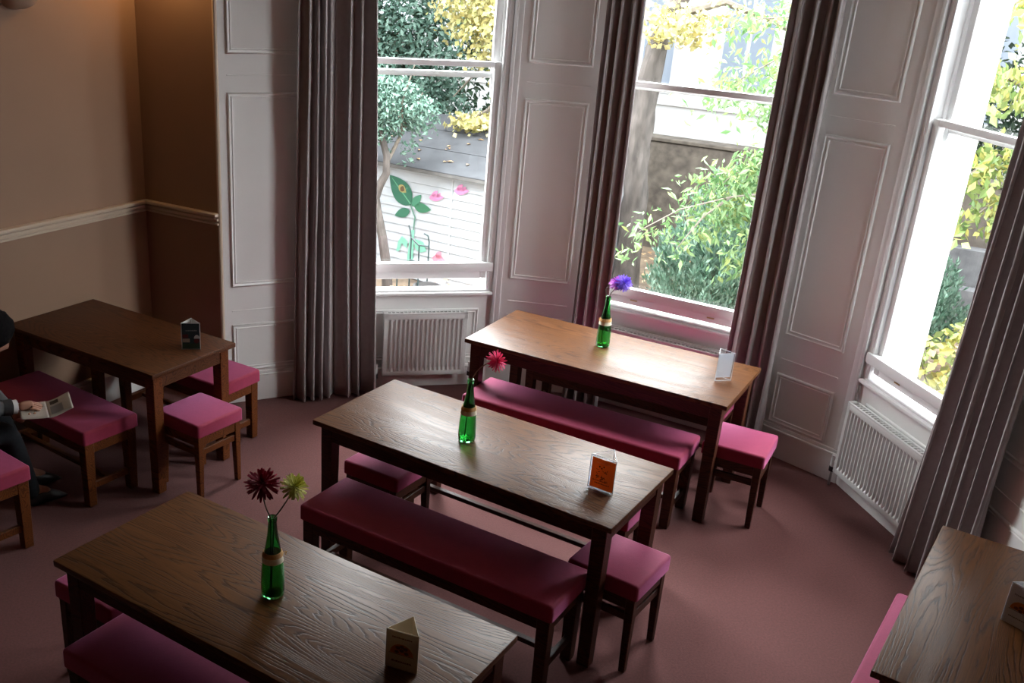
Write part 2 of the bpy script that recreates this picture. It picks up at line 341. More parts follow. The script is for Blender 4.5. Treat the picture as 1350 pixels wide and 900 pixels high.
# ------------------------------------------------------------------ radiators
def radiator(f, s0, s1, label, z0=.115, z1=.575):
    root = thing('radiator', label, 'radiator', group='white panel radiators under the bay windows')
    place(root, f @ Matrix.Translation((s0, 0, 0))); W = s1 - s0; n = max(8, int(W / .034))
    def fn(i, j):
        return None
    b = bmesh.new(); prof = []
    for k in range(n):                                            # pressed flutes
        x = .03 + (W - .06) * k / n; p = (W - .06) / n
        prof += [(x, 0), (x + p * .18, .012), (x + p * .55, .012), (x + p * .73, 0)]
    prof.append((W - .03, 0))
    rows = [(z0 + .035, 0), (z0 + .055, 1), (z1 - .055, 1), (z1 - .035, 0)]
    vv = [[b.verts.new((x, -.088 + (d * 1.4 * k if k else 0) , z)) for x, d in prof] for z, k in rows]
    for A, B in zip(vv, vv[1:]):
        for i in range(len(prof) - 1): b.faces.new((A[i], A[i + 1], B[i + 1], B[i]))
    m = MB(); m.join(b)
    m.box(0, W, -.088, -.074, z1 - .036, z1, .004, 2); m.box(0, W, -.088, -.074, z0, z0 + .036, .004, 2)
    m.box(0, .032, -.088, -.074, z0, z1, .004); m.box(W - .032, W, -.088, -.074, z0, z1, .004)
    m.box(0.004, W - .004, -.046, -.034, z0, z1, .003)
    m.build('panel', M['rad'], root)
    m = MB(); m.box(0, W, -.090, -.078, z1 - .002, z1 + .012, .003); m.box(0, W, -.042, -.030, z1 - .002, z1 + .012, .003)
    m.box(0, .03, -.09, -.03, z1 - .002, z1 + .012, .003); m.box(W - .03, W, -.09, -.03, z1 - .002, z1 + .012, .003)
    k = int(W / .028)
    for i in range(1, k): m.box(i * W / k - .004, i * W / k + .004, -.084, -.034, z1 + .003, z1 + .008)
    m.build('top_grille', M['rad'], root)
    for x in (.12, W - .12): MB().box(x - .02, x + .02, -.036, .016, z0 + .08, z1 - .08, .003).build('bracket', M['rad'], root)
    for x in (-.045, W + .045):
        v = MB().tube([(x, -.06, z0 + .01), (x, -.06, z0 + .085)], .017, 12); v.tube([(x, -.06, z0 + .05), (x + (.05 if x < 0 else -.05), -.06, z0 + .05)], .010, 8)
        vo = v.build('valve', M['rad'], root)
        MB().tube([(x, -.06, z0 - .02), (x, -.06, z0 + .012)], .020, 12).build('valve_collar', M['grime'], vo)
        MB().tube([(x, -.06, 0), (x, -.06, z0 - .015)], .008, 8).build('pipe', M['steel'], root)
    return root
radiator(fW1, .26, .865, 'white fluted radiator under the slightly open left window beside the tall curtain')
radiator(fW2, .18, lW2 - .18, 'white radiator under the middle window, mostly hidden behind the farthest table')
radiator(fW3, .055, .78, 'white fluted radiator under the right window, next to the dark right curtain')

# ------------------------------------------------------------------ curtains
def curtain(a0, b0, a1, b1, n, amp, label, seed, z1=3.36, lean=0.0):
    """pleated drape: floor line a0-b0, top line a1-b1"""
    rnd = random.Random(seed); ph = [rnd.uniform(-.5, .5) for _ in range(n + 2)]; am = [rnd.uniform(.65, 1.15) for _ in range(n + 2)]
    a0, b0, a1, b1 = (Vector(p) for p in (a0, b0, a1, b1))
    cen = (a0 + b0) / 2
    ed = [0.0]
    for _ in range(n): ed.append(ed[-1] + rnd.choice((.6, .8, 1.0, 1.25, 1.6)))
    ed = [e / ed[-1] for e in ed]
    def pt(u, v):
        A = a0.lerp(a1, v); B = b0.lerp(b1, v); d = (B - A); t = d.normalized(); nn = Vector((-t.y, t.x))
        uu = min(max(u + .030 * math.sin(2.1 * v + seed) * math.sin(math.pi * u) + .012 * math.sin(5 * v + 9 * u), 0), .9999); k = max(q for q in range(n) if ed[q] <= uu); fr = (uu - ed[k]) / (ed[k + 1] - ed[k])
        w_ = am[k] * (1 - fr) + am[k + 1] * fr; wd = (ed[k + 1] - ed[k]) * n
        s = math.sin(2 * math.pi * fr) + .22 * math.sin(4 * math.pi * fr + ph[k] * 6 + v)
        flare = 1 + .30 * (1 - v) ** 3
        p = A + d * u + nn * amp * w_ * s * flare * min(1.15, .55 + .5 * wd) + t * .014 * math.sin(4 * math.pi * fr)
        return (p.x - cen.x, p.y - cen.y, .012 + .02 * ph[k] * (1 - v) * .3 + v * (z1 - .012))
    m = MB(); m.grid(pt, n * 16, 36)
    o = m.build('curtain', M['curtain'], smooth=180); o.location = (cen.x, cen.y, 0)
    sm = o.modifiers.new('thickness', 'SOLIDIFY'); sm.thickness = .004
    return tag(o, label, 'curtain', 'taupe floor length curtains at the bay windows')
curtain((-.935, 6.31), (-.375, 6.53), (-.90, 6.30), (-.47, 6.49), 7, .046, 'tall taupe curtain left of the left window, beside the white panelled wall', 1)
curtain((.955, 6.60), (1.20, 6.49), (.965, 6.60), (1.18, 6.50), 4, .048, 'narrow taupe curtain between the left and middle windows', 2)
curtain((1.89, 6.06), (2.15, 5.85), (1.92, 6.04), (2.15, 5.87), 4, .048, 'narrow taupe curtain at the right edge of the middle window', 3)
curtain((2.575, 4.74), (2.705, 4.22), (2.645, 4.66), (2.725, 4.20), 6, .042, 'taupe curtain at the right window, partly hidden by the right-hand table', 4)

# ------------------------------------------------------------------ wall light
def sconce(mtx, label, E_):
    root = thing('wall_light', label, 'wall light', (0, 0, 0))
    place(root, mtx)
    prof = [(.006, .0), (.05, .004), (.09, .022), (.118, .055), (.132, .1), (.135, .13), (.128, .13), (.122, .1), (.105, .06), (.07, .03), (.004, .02)]
    MB().lathe(prof, 24, None, math.pi, 2 * math.pi).build('bowl', M['shade'], root)
    MB().box(-.10, .10, -.012, 0.0, .02, .13, .003).build('back_plate', M['shade'], root)
    bulb = MB().lathe([(0, .05), (.02, .055), (.028, .08), (.02, .105), (0, .115)], 12, Matrix.Translation((0, -.06, 0))).build('bulb', mat('frosted_bulb', (.8, .75, .65), .4), root)
    if not E_: return
    l = bpy.data.lights.new('wall_light_glow', 'POINT'); l.energy = E_; l.color = (1, .62, .28); l.shadow_soft_size = .03
    lo = bpy.data.objects.new('wall_light_glow', l); COL.objects.link(lo); lo.parent = root; lo.location = (0, -.13, -.07)
sconce(fL @ Matrix.Translation((lenL - .845, 0, 2.50)), 'rounded plaster uplighter bowl on the left wall at the top edge', 0)
sconce(fA @ Matrix.Translation((.36, 0, 3.02)), 'warm lit plaster wall light on the alcove wall, above the dark table', 12)

# ------------------------------------------------------------------ tables
def table(L, W, top, label, loc, ang, group='wooden dining tables', first=None):
    """origin on the floor at the middle; X along the length"""
    root = thing('dining_table', label, 'table', loc, ang, group)
    hx, hy = L / 2, W / 2
    m = MB(); m.box(-hx, hx, -hy, hy, .722, .75, .005, 2); m.build('tabletop', top, root)
    m = MB(); i = .030; t = .02
    m.box(-hx + i + .05, hx - i - .05, -hy + i + .006, -hy + i + t + .006, .64, .722, .002); m.box(-hx + i + .05, hx - i - .05, hy - i - t - .006, hy - i - .006, .64, .722, .002)
    m.box(-hx + i + .006, -hx + i + t + .006, -hy + i + .05, hy - i - .05, .64, .722, .002); m.box(hx - i - t - .006, hx - i - .006, -hy + i + .05, hy - i - .05, .64, .722, .002)
    m.build('apron', top if top is M['topdark'] else M['frame'], root)
    for sx in (-1, 1):
        for sy in (-1, 1):
            c = (sx * (hx - i - .034), sy * (hy - i - .034))
            lm = MB(); lm.post((0, 0, 0), (0, 0, .722), .029, .034)
            lo = lm.build('leg', M['frame_lit'] if top is M['topdark'] else M['frame'], root); lo.location = (*c, 0)
    return root
def mid(o, ang, L, W):
    u = Vector((math.cos(ang), math.sin(ang))); v = Vector((-u.y, u.x)); p = Vector(o) + u * L / 2 + v * W / 2; return (p.x, p.y, 0)
T1 = ((-1.353, 3.117), -.567, 1.594, .675); T2 = ((-.566, 4.45), -.578, 1.611, .685); T3 = ((.197, 5.727), -.531, 1.624, .703); T4 = ((-2.520, 5.508), -.5435, 1.22, .646)
table(T1[2], T1[3], M['top'], 'wooden dining table nearest the viewer, with the red and yellow flowers', mid(T1[0], T1[1], T1[2], T1[3]), T1[1])
table(T2[2], T2[3], M['top'], 'wooden dining table in the middle, with one pink flower and an orange menu', mid(T2[0], T2[1], T2[2], T2[3]), T2[1])
table(T3[2], T3[3], M['top'], 'wooden dining table by the middle window, with the purple flower on it', mid(T3[0], T3[1], T3[2], T3[3]), T3[1])
table(T4[2], T4[3], M['topdark'], 'shorter dark wooden table in the alcove against the left wall', mid(T4[0], T4[1], T4[2], T4[3]), T4[1])
t5u = Vector((2.234 - 1.533, 3.762 - 2.749)).normalized(); t5a = math.atan2(t5u.y, t5u.x); t5v = Vector((t5u.y, -t5u.x))
t5c = (Vector((2.234, 3.762)) + Vector((1.533, 2.749))) / 2 + t5v * .33
table(1.232, .66, M['top'], 'wooden table cut off by the right edge, below the dark right curtain', (t5c.x, t5c.y, 0), t5a)

# ------------------------------------------------------------------ benches and stools
def cushion(L, W, z0=.385, z1=.462):
    b = bmesh.new(); bmesh.ops.create_cube(b, size=1)
    for v in b.verts: v.co = Vector((v.co.x * L, v.co.y * W, z0 + (v.co.z + .5) * (z1 - z0)))
    top = [e for e in b.edges if all(v.co.z > (z0 + z1) / 2 for v in e.verts)]
    ver = [e for e in b.edges if abs(e.verts[0].co.z - e.verts[1].co.z) > .01]
    bmesh.ops.bevel(b, geom=top + ver, offset=.016, segments=3, affect='EDGES', profile=.5)
    return b
def bench(L, label, loc, ang, group, W=.36, lit=False):
    root = thing('bench', label, 'bench', loc, ang, group); fm = M['frame_lit'] if lit else M['frame']
    m = MB(); m.join(cushion(L, W)); m.build('seat_cushion', M['pink'], root, 50)
    hx, hy = L / 2 - .012, W / 2 - .012
    m = MB(); m.box(-hx + .05, hx - .05, -hy + .004, -hy + .024, .32, .388, .002); m.box(-hx + .05, hx - .05, hy - .024, hy - .004, .32, .388, .002)
    m.box(-hx + .004, -hx + .024, -hy + .05, hy - .05, .32, .388, .002); m.box(hx - .024, hx - .004, -hy + .05, hy - .05, .32, .388, .002); m.box(-hx + .02, hx - .02, -hy + .02, hy - .02, .372, .386)
    m.build('seat_frame', fm, root)
    for sx in (-1, 1):
        for sy in (-1, 1):
            lm = MB().post((0, 0, 0), (0, 0, .388), .025, .030); lo = lm.build('leg', fm, root); lo.location = (sx * (hx - .030), sy * (hy - .030), 0)
        MB().box(sx * (hx - .03) - .012, sx * (hx - .03) + .012, -hy + .05, hy - .05, .095, .135, .003).build('end_rail', fm, root)
    MB().box(-hx + .04, hx - .04, -.016, .016, .10, .125, .003).build('stretcher', fm, root)
    return root
def stool(label, loc, ang, group, W=.345, lit=False):
    root = thing('stool', label, 'stool', loc, ang, group); fm = M['frame_lit'] if lit else M['frame']
    m = MB(); m.join(cushion(W, W, .388, .462)); m.build('seat_cushion', M['pink'], root, 50)
    h = W / 2 - .012
    m = MB()
    for s in (-1, 1):
        m.box(-h + .04, h - .04, s * (h - .014) - .010, s * (h - .014) + .010, .325, .390, .002); m.box(s * (h - .014) - .010, s * (h - .014) + .010, -h + .04, h - .04, .325, .390, .002)
    m.box(-h + .02, h - .02, -h + .02, h - .02, .376, .389)
    m.build('seat_frame', fm, root)
    for s in (-1, 1):
        MB().box(-h + .03, h - .03, s * (h - .018) - .009, s * (h - .018) + .009, .262, .300, .002).build('stretcher', fm, root)
        MB().box(s * (h - .018) - .009, s * (h - .018) + .009, -h + .03, h - .03, .262, .300, .002).build('stretcher', fm, root)
    for sx in (-1, 1):
        for sy in (-1, 1):
            lm = MB().post((sx * .006, sy * .006, 0), (0, 0, .39), .0145, .021); lo = lm.build('leg', fm, root); lo.location = (sx * (h - .021), sy * (h - .021), 0)
    return root
def off(T, du, dv):
    u = Vector((math.cos(T[1]), math.sin(T[1]))); v = Vector((-u.y, u.x)); p = Vector(T[0]) + u * du + v * dv; return (p.x, p.y, 0)
def corner(p, ang, L, W, su, sv):
    """centre of a seat whose corner (su, sv) is at p"""
    u = Vector((math.cos(ang), math.sin(ang))); v = Vector((-u.y, u.x)); q = Vector(p) - u * su * L / 2 - v * sv * W / 2; return (q.x, q.y, 0)
GB, GS = 'magenta cushioned benches at the tables', 'magenta cushioned stools at the tables'
a2, a3 = -.563, -.535
bench(1.35, 'magenta cushioned bench nearest the viewer, before the table with red and yellow flowers', corner((-1.298, 2.978), T1[1], 1.35, .36, -1, -1), T1[1], GB)
bench(1.345, 'magenta cushioned bench between the nearest table and the table with the orange menu', corner((-.585, 4.116), a2, 1.345, .365, -1, -1), a2, GB)
bench(1.345, 'magenta cushioned bench under the far side of the table with the orange menu', off(T2, .785, T2[3] + .10), T2[1], GB)
bench(1.37, 'magenta cushioned bench on the room side of the table by the middle window', corner((.197, 5.535), a3, 1.37, .36, -1, -1), a3, GB)
bench(1.345, 'magenta cushioned bench on the window side of the farthest table', off(T3, .80, T3[3] + .10), T3[1], GB)
bench(.92, 'short magenta bench in front of the dark alcove table, under the open booklet', corner((-1.607, 5.01), -.61, .92, .36, 1, 1), -.61, GB, lit=True)
bench(.92, 'short magenta bench behind the dark alcove table, against the alcove wall', corner((-1.06, 5.735), -.545, .92, .345, 1, 1), -.545, GB, lit=True)
bench(.92, 'short magenta bench cut off by the left edge, that the person sits on', corner((-1.945, 4.345), -.64, .92, .36, 1, 1), -.64, GB, lit=True)
b5 = Vector((2.234, 3.762)) - t5u * .165 - t5v * .085; b5 = b5 - t5u * .46 + t5v * .18
bench(.92, 'magenta bench at the left side of the table cut off by the right edge', (b5.x, b5.y, 0), t5a, GB)
stool('magenta stool at the left end of the nearest table, mostly hidden by it', off(T1, -.09, .34), T1[1], GS)
stool('magenta stool at the right end of the table with the orange menu', (.893, 3.822, 0), -.62, GS)
stool('magenta stool tucked under the left end of the table with the orange menu', (-.185, 4.645, 0), T2[1], GS)
stool('magenta stool at the right end of the table by the middle window', (1.783, 5.137, 0), -.50, GS, .35)
stool('bright magenta stool at the right end of the dark alcove table', (-1.292, 5.115, 0), -.585, GS, .345, lit=True)

# ------------------------------------------------------------------ bottles and flowers
def bottle(loc, label, s=1.0, rz=0):
    root = thing('glass_bottle', label, 'bottle', loc, rz, 'green glass bottles used as vases')
    out = [(0, .004), (.030, .001), (.038, .003), (.0415, .010), (.0425, .03), (.042, .07), (.040, .11), (.036, .145), (.031, .175), (.0245, .21), (.0185, .25), (.0155, .285), (.0145, .302), (.0165, .303), (.0170, .315), (.0155, .318)]
    inn = [(.0115, .317), (.0115, .29), (.0130, .265), (.0165, .235), (.0225, .205), (.0285, .175), (.0335, .145), (.0375, .11), (.0395, .07), (.040, .03), (.036, .012), (0, .012)]
    MB().lathe(out + inn, 36).build('glass', M['bottle'], root, 60)
    m = MB(); prof = [(.0372, .142), (.0382, .142), (.0352, .163), (.0342, .163)]
    m.lathe(prof + [prof[0]], 32); m.build('paper_band', M['lace'], root)
    m = MB()
    pts = []
    for k in range(97): a = 2 * math.pi * k / 16; z = .164 + .0028 * k / 16 * 1.0; r_ = .0345 - (z - .163) * .27 + .002; pts.append((r_ * math.cos(a), r_ * math.sin(a), z))
    m.tube(pts, .0022, 6); m.tube([(.0345, 0, .170), (.050, .006, .168), (.047, .014, .150)], .0018, 5)
    m.build('twine', M['twine'], root)
    return root
PET = {}
def petmat(name, c1, c2): PET[name] = leafmat('petals_' + name, [c1, c2], .6, .3)
petmat('crimson', (.22, .008, .03), (.34, .015, .05)); petmat('lime', (.55, .55, .10), (.70, .68, .20)); petmat('pink', (.75, .04, .18), (.85, .10, .28)); petmat('violet', (.20, .10, .66), (.38, .24, .85)); petmat('magenta', (.50, .10, .60), (.65, .22, .70))
M['stem'] = mat('dark_stem', (.10, .07, .05), .6); M['stem2'] = mat('tan_stem', (.30, .20, .14), .6)
def flower(base, mouth, head, rad, col, label, look, seed, stem, bow=(0, 0, 0), droop=.35):
    """spidery pompon bloom; the stem runs from inside the bottle through its mouth to the head"""
    rnd = random.Random(seed); root = thing('artificial_flower', label, 'flower', base, 0, 'artificial flowers in the bottles')
    b0 = Vector(base); H = Vector(head) - b0; Mo = Vector(mouth) - b0; B = Vector(bow)
    foot = Vector((-.010 + rnd.uniform(-.004, .004), .008, .020))
    pts = [foot, foot.lerp(Mo, .5), Mo]
    p1_ = Mo + (Mo - foot).normalized() * .04 + B
    for k in range(1, 9):
        t = k / 8; pts.append(Mo * (1 - t) ** 2 + p1_ * 2 * t * (1 - t) + H * t * t)
    MB().tube(pts, .0026, 6).build('stem', stem, root)
    ax = Vector(look).normalized(); e1 = ax.orthogonal().normalized(); e2 = ax.cross(e1)
    m = MB(); n = 84
    for k in range(n):
        t = (k + .5) / n; ph = math.acos(1 - 1.55 * t); th = k * 2.399963 + rnd.uniform(-.15, .15)
        d = (ax * math.cos(ph) + (e1 * math.cos(th) + e2 * math.sin(th)) * math.sin(ph)).normalized()
        Lp = rad * rnd.uniform(.85, 1.08) * (.72 + .28 * math.sin(ph)); side = d.cross(ax); side = side.normalized() if side.length > 1e-3 else e1
        nn = side.cross(d).normalized(); w_ = rad * .066
        c = [H + d * (Lp * s_) + nn * (droop * Lp * .25 * (s_ ** 2) * (-1)) for s_ in (.08, .45, .8, 1.0)]
        ws = [w_ * .5, w_ * .9, w_ * 1.25, w_ * .55]
        rows = [[c[i] - side * ws[i] + nn * w_ * .35, c[i] - nn * w_ * .35, c[i] + side * ws[i] + nn * w_ * .35, c[i] + nn * w_ * .45] for i in range(4)]
        vs_ = [[m.bm.verts.new(p) for p in r_] for r_ in rows]
        for A, Bq in zip(vs_, vs_[1:]):
            for i in range(4): m.bm.faces.new((A[i], A[(i + 1) % 4], Bq[(i + 1) % 4], Bq[i]))
        m.bm.faces.new(vs_[-1])
    m.build('petals', PET[col], root, 60)
    m = MB(); m.lathe([(0, -.5), (.45, -.3), (.55, 0), (.4, .3), (0, .5)], 10, Matrix.Translation(H) @ Matrix.Scale(rad * .42, 4)); m.build('flower_core', PET[col], root)
    return root
B1p, B2p, B3p = (-.515, 2.985, .75), (.193, 4.318, .75), (1.041, 5.730, .75)
bottle(B1p, 'green glass bottle on the nearest table holding the red and yellow flowers', rz=.3)
bottle(B2p, 'green glass bottle on the table with the orange menu, holding one pink flower', rz=1.2)
bottle(B3p, 'green glass bottle on the table by the middle window, holding purple flowers', rz=2.2)
def mouth(b, dx=0, dy=0): return (b[0] + dx, b[1] + dy, b[2] + .314)
flower(B1p, mouth(B1p, -.006), (-.545, 2.975, 1.198), .062, 'crimson', 'dark crimson spidery flower in the nearest green bottle', (-.1, -.35, .9), 5, M['stem'], (-.03, 0, .02))
flower(B1p, mouth(B1p, .006), (-.440, 2.99, 1.185), .052, 'lime', 'lime yellow spidery flower beside the crimson one in the nearest bottle', (.45, -.25, .8), 6, M['stem'], (.03, 0, 0))
flower(B2p, mouth(B2p, .002), (.305, 4.31, 1.168), .055, 'pink', 'hot pink flower leaning out of the bottle on the table with the orange menu', (.75, -.35, .35), 7, M['stem2'], (.03, 0, .05), .6)
flower(B3p, mouth(B3p, .005), (1.118, 5.715, 1.160), .056, 'violet', 'violet blue flower in the bottle near the middle window', (.3, -.6, .6), 8, M['stem'], (.0, 0, .0))
flower(B3p, mouth(B3p, -.005), (1.080, 5.735, 1.150), .050, 'magenta', 'pinkish mauve flower just behind the violet blue one near the middle window', (-.4, -.2, .7), 9, M['stem'], (-.05, 0, .02))

# ------------------------------------------------------------------ menu holders
def ink(name, c):
    m = mat(name, c, .5); N, L, P = nodes(m); t = N.new('ShaderNodeBsdfTranslucent'); t.inputs[0].default_value = (*c, 1); mx = N.new('ShaderNodeMixShader'); mx.inputs[0].default_value = .35
    L.new(P.outputs[0], mx.inputs[1]); L.new(t.outputs[0], mx.inputs[2]); L.new(mx.outputs[0], N['Material Output'].inputs[0]); return m
K = dict(cream=ink('cream_card', (.66, .58, .45)), white=ink('white_card', (.78, .79, .82)), brown=ink('brown_print', (.16, .06, .02)), orange=ink('orange_print', (.62, .20, .03)), rust=ink('rust_card', (.72, .25, .07)), black=ink('dark_print', (.06, .04, .03)), teal=ink('dark_teal_print', (.028, .045, .050)), sand=ink('sand_print', (.38, .27, .19)), green=ink('dark_green_print', (.035, .055, .03)), red=ink('maroon_print', (.12, .02, .02)), pale=ink('pale_print', (.62, .60, .58)), grey=ink('grey_print', (.25, .24, .24)), peach=ink('peach_print', (.72, .38, .22)))
K['ghost'] = mat('frosted_sheet', (.78, .79, .82), .6); N_, L__, P__ = nodes(K['ghost']); t_ = N_.new('ShaderNodeBsdfTransparent'); x_ = N_.new('ShaderNodeMixShader'); x_.inputs[0].default_value = .55
L__.new(P__.outputs[0], x_.inputs[1]); L__.new(t_.outputs[0], x_.inputs[2]); L__.new(x_.outputs[0], N_['Material Output'].inputs[0])
def disc(m, cx, cz, rx, rz_, y=0, n=20, a0=0, a1=2 * math.pi):
    pts = [(cx + rx * math.cos(a0 + (a1 - a0) * k / n), y, cz + rz_ * math.sin(a0 + (a1 - a0) * k / n)) for k in range(n + (0 if a1 - a0 > 6.2 else 1))]
    m.face(pts)
def rect(m, x0, x1, z0, z1, y=0): m.face([(x0, y, z0), (x1, y, z0), (x1, y, z1), (x0, y, z1)])
def textline(m, x0, x1, z, h, seed):
    """a line of print too small to read"""
    rnd = random.Random(seed); x = x0
    while x < x1:
        wd = rnd.uniform(.003, .008); rect(m, x, min(x + wd, x1), z, z + h * rnd.uniform(.7, 1)); x += wd + .0016
def holder(p, q, H, label, shell, faces, name='menu_holder', apex=.85):
    """triangular stand: front face from p to q seen by the viewer, third edge behind"""
    p = Vector(p); q = Vector(q); W = (q - p).length; ang = math.atan2(q.y - p.y, q.x - p.x)
    root = thing(name, label, 'menu holder', (p.x, p.y, .75), ang, 'triangular menu holders on the tables')
    t = .0022; A, B_, Cc = Vector((0, 0)), Vector((W, 0)), Vector((W / 2, W * apex)); m = MB()
    for a, b in ((A, B_), (B_, Cc), (Cc, A)):
        f, L = frame(a, b); m.box(0, L, 0, t, .0015, H, .0004, mx=f)
    m.build('stand', shell, root, 0)
    if shell is M['acrylic']:
        for c_ in (A, B_, Cc): MB().tube([(c_.x, c_.y, .001), (c_.x, c_.y, H)], .0020, 6).build('edge', K['ghost'], root)
        for z_ in (.002, H):
            for a, b in ((A, B_), (B_, Cc), (Cc, A)): MB().tube([(a.x, a.y, z_), (b.x, b.y, z_)], .0016, 6).build('rim', K['ghost'], root)
    faces(root, W, H, A, B_, Cc)
    return root
def card(root, nm, mb, m, y, par=None): o = mb.build(nm, m, par or root, 0); o.location = (0, y, 0); return o
def f_cream(root, W, H, *_):
    m = MB(); m.box(.002, W - .002, -.0012, 0, .004, H - .002); c = m.build('card', K['cream'], root, 0)
    m = MB(); textline(m, .022, W - .022, H * .82, .006, 1); card(root, 'heading', m, K['brown'], -.0016, c); m = MB(); textline(m, .022, W - .02, H * .20, .006, 2); card(root, 'caption', m, K['brown'], -.0016, c); m = MB(); rect(m, .012, W - .012, H * .40, H * .412); card(root, 'rule', m, K['brown'], -.0016, c)
    m = MB(); disc(m, W / 2, H * .42, W * .36, H * .26, a0=0, a1=math.pi); card(root, 'arched_picture', m, K['orange'], -.0018, c)
    m = MB()
    for x, z in ((.35, .47), (.5, .52), (.65, .47), (.5, .62), (.38, .58), (.62, .58)): disc(m, W * x, H * z, .008, .006)
    card(root, 'pumpkin_print', m, K['brown'], -.0022, c)
def f_rust(root, W, H, *_):
    m = MB(); m.box(.008, W - .002, -.0012, 0, .006, H - .010); c = m.build('card', K['rust'], root, 0)
    m = MB(); textline(m, .03, W - .03, H * .80, .006, 3); card(root, 'heading', m, K['peach'], -.0016, c)
    m = MB(); rnd = random.Random(4)
    for k in range(26):
        a = rnd.uniform(0, 6.28); x, z = W * (.5 + .24 * rnd.uniform(-1, 1)), H * (.45 + .18 * rnd.uniform(-1, 1)); l = .006
        dx, dz = l * math.cos(a), l * math.sin(a); m.face([(x - dx - dz * .2, 0, z - dz + dx * .2), (x + dx - dz * .2, 0, z + dz + dx * .2), (x + dx + dz * .2, 0, z + dz - dx * .2), (x - dx + dz * .2, 0, z - dz - dx * .2)])
    for x, z in ((.38, .70), (.55, .72), (.47, .66)): disc(m, W * x, H * z, .004, .004)
    textline(m, .03, W - .02, H * .18, .005, 5); textline(m, .02, W - .03, H * .26, .004, 6)
    card(root, 'ink_drawing', m, K['black'], -.0016, c)
def f_teal(root, W, H, *_):
    m = MB(); m.box(.006, W - .004, -.0012, 0, .006, H - .003); c = m.build('card', K['teal'], root, 0)
    m = MB(); textline(m, W * .25, W * .85, H * .70, .007, 7); card(root, 'heading', m, K['grey'], -.0016, c)
    m = MB(); rect(m, .008, W * .45, H * .28, H * .42); card(root, 'sand_band', m, K['sand'], -.0016, c)
    m = MB(); rect(m, .008, W * .38, H * .45, H * .58); card(root, 'maroon_block', m, K['red'], -.0016, c)
    m = MB(); disc(m, W * .82, H * .42, W * .15, H * .14, a0=0, a1=math.pi); card(root, 'pale_dome', m, K['pale'], -.0016, c)
    m = MB(); rect(m, .008, W - .006, .008, H * .24); card(root, 'green_band', m, K['green'], -.0016, c)
    m = MB(); disc(m, W * .80, H * .33, W * .14, H * .09); card(root, 'dark_round', m, K['red'], -.0020, c)
def f_white(root, W, H, *_):
    m = MB(); m.box(.004, W - .004, -.0012, 0, .006, H - .004); c = m.build('card', K['white'], root, 0)
    m = MB(); disc(m, W * .5, H * .40, W * .34, H * .22, a0=0, a1=math.pi); card(root, 'arched_picture', m, K['orange'], -.0016, c)
    m = MB()
    for x, z in ((.35, .45), (.5, .50), (.65, .45), (.5, .42)): disc(m, W * x, H * z, .008, .006)
    card(root, 'pumpkin_print', m, K['brown'], -.0020, c)
    m = MB(); textline(m, .02, W - .02, H * .74, .006, 8); card(root, 'heading', m, K['grey'], -.0016, c); m = MB(); textline(m, .02, W - .02, H * .20, .006, 9); card(root, 'caption', m, K['grey'], -.0016, c); m = MB(); rect(m, .014, W - .014, H * .375, H * .39); card(root, 'rule', m, K['grey'], -.0018, c)
def f_clear(root, W, H, *_):
    m = MB(); m.box(.004, W - .004, .003, .0042, .020, H - .004); m.build('blank_sheet', K['ghost'], root, 0)
    f, L = frame((0, 0), (W / 2, W * .85)); MB().box(.004, L - .004, -.0042, -.003, .020, H - .004, mx=f).build('blank_sheet', K['ghost'], root, 0)
holder((-.092, 2.630), (.013, 2.592), .148, 'triangular cream menu card with an arched orange picture on the nearest table', K['cream'], f_cream)
holder((.728, 3.930), (.828, 3.862), .160, 'clear triangular holder with a rust orange menu on the middle table', M['acrylic'], f_rust)
holder((1.616, 5.262), (1.712, 5.285), .165, 'clear triangular holder without printed menu at the window table corner', M['acrylic'], f_clear)
holder((-1.419, 5.272), (-1.314, 5.290), .160, 'triangular holder with a dark teal leaflet on the alcove table', K['pale'], f_teal)
holder((2.138, 3.086), (2.202, 2.997), .165, 'white triangular menu with orange arch at the right picture edge', K['white'], f_white)
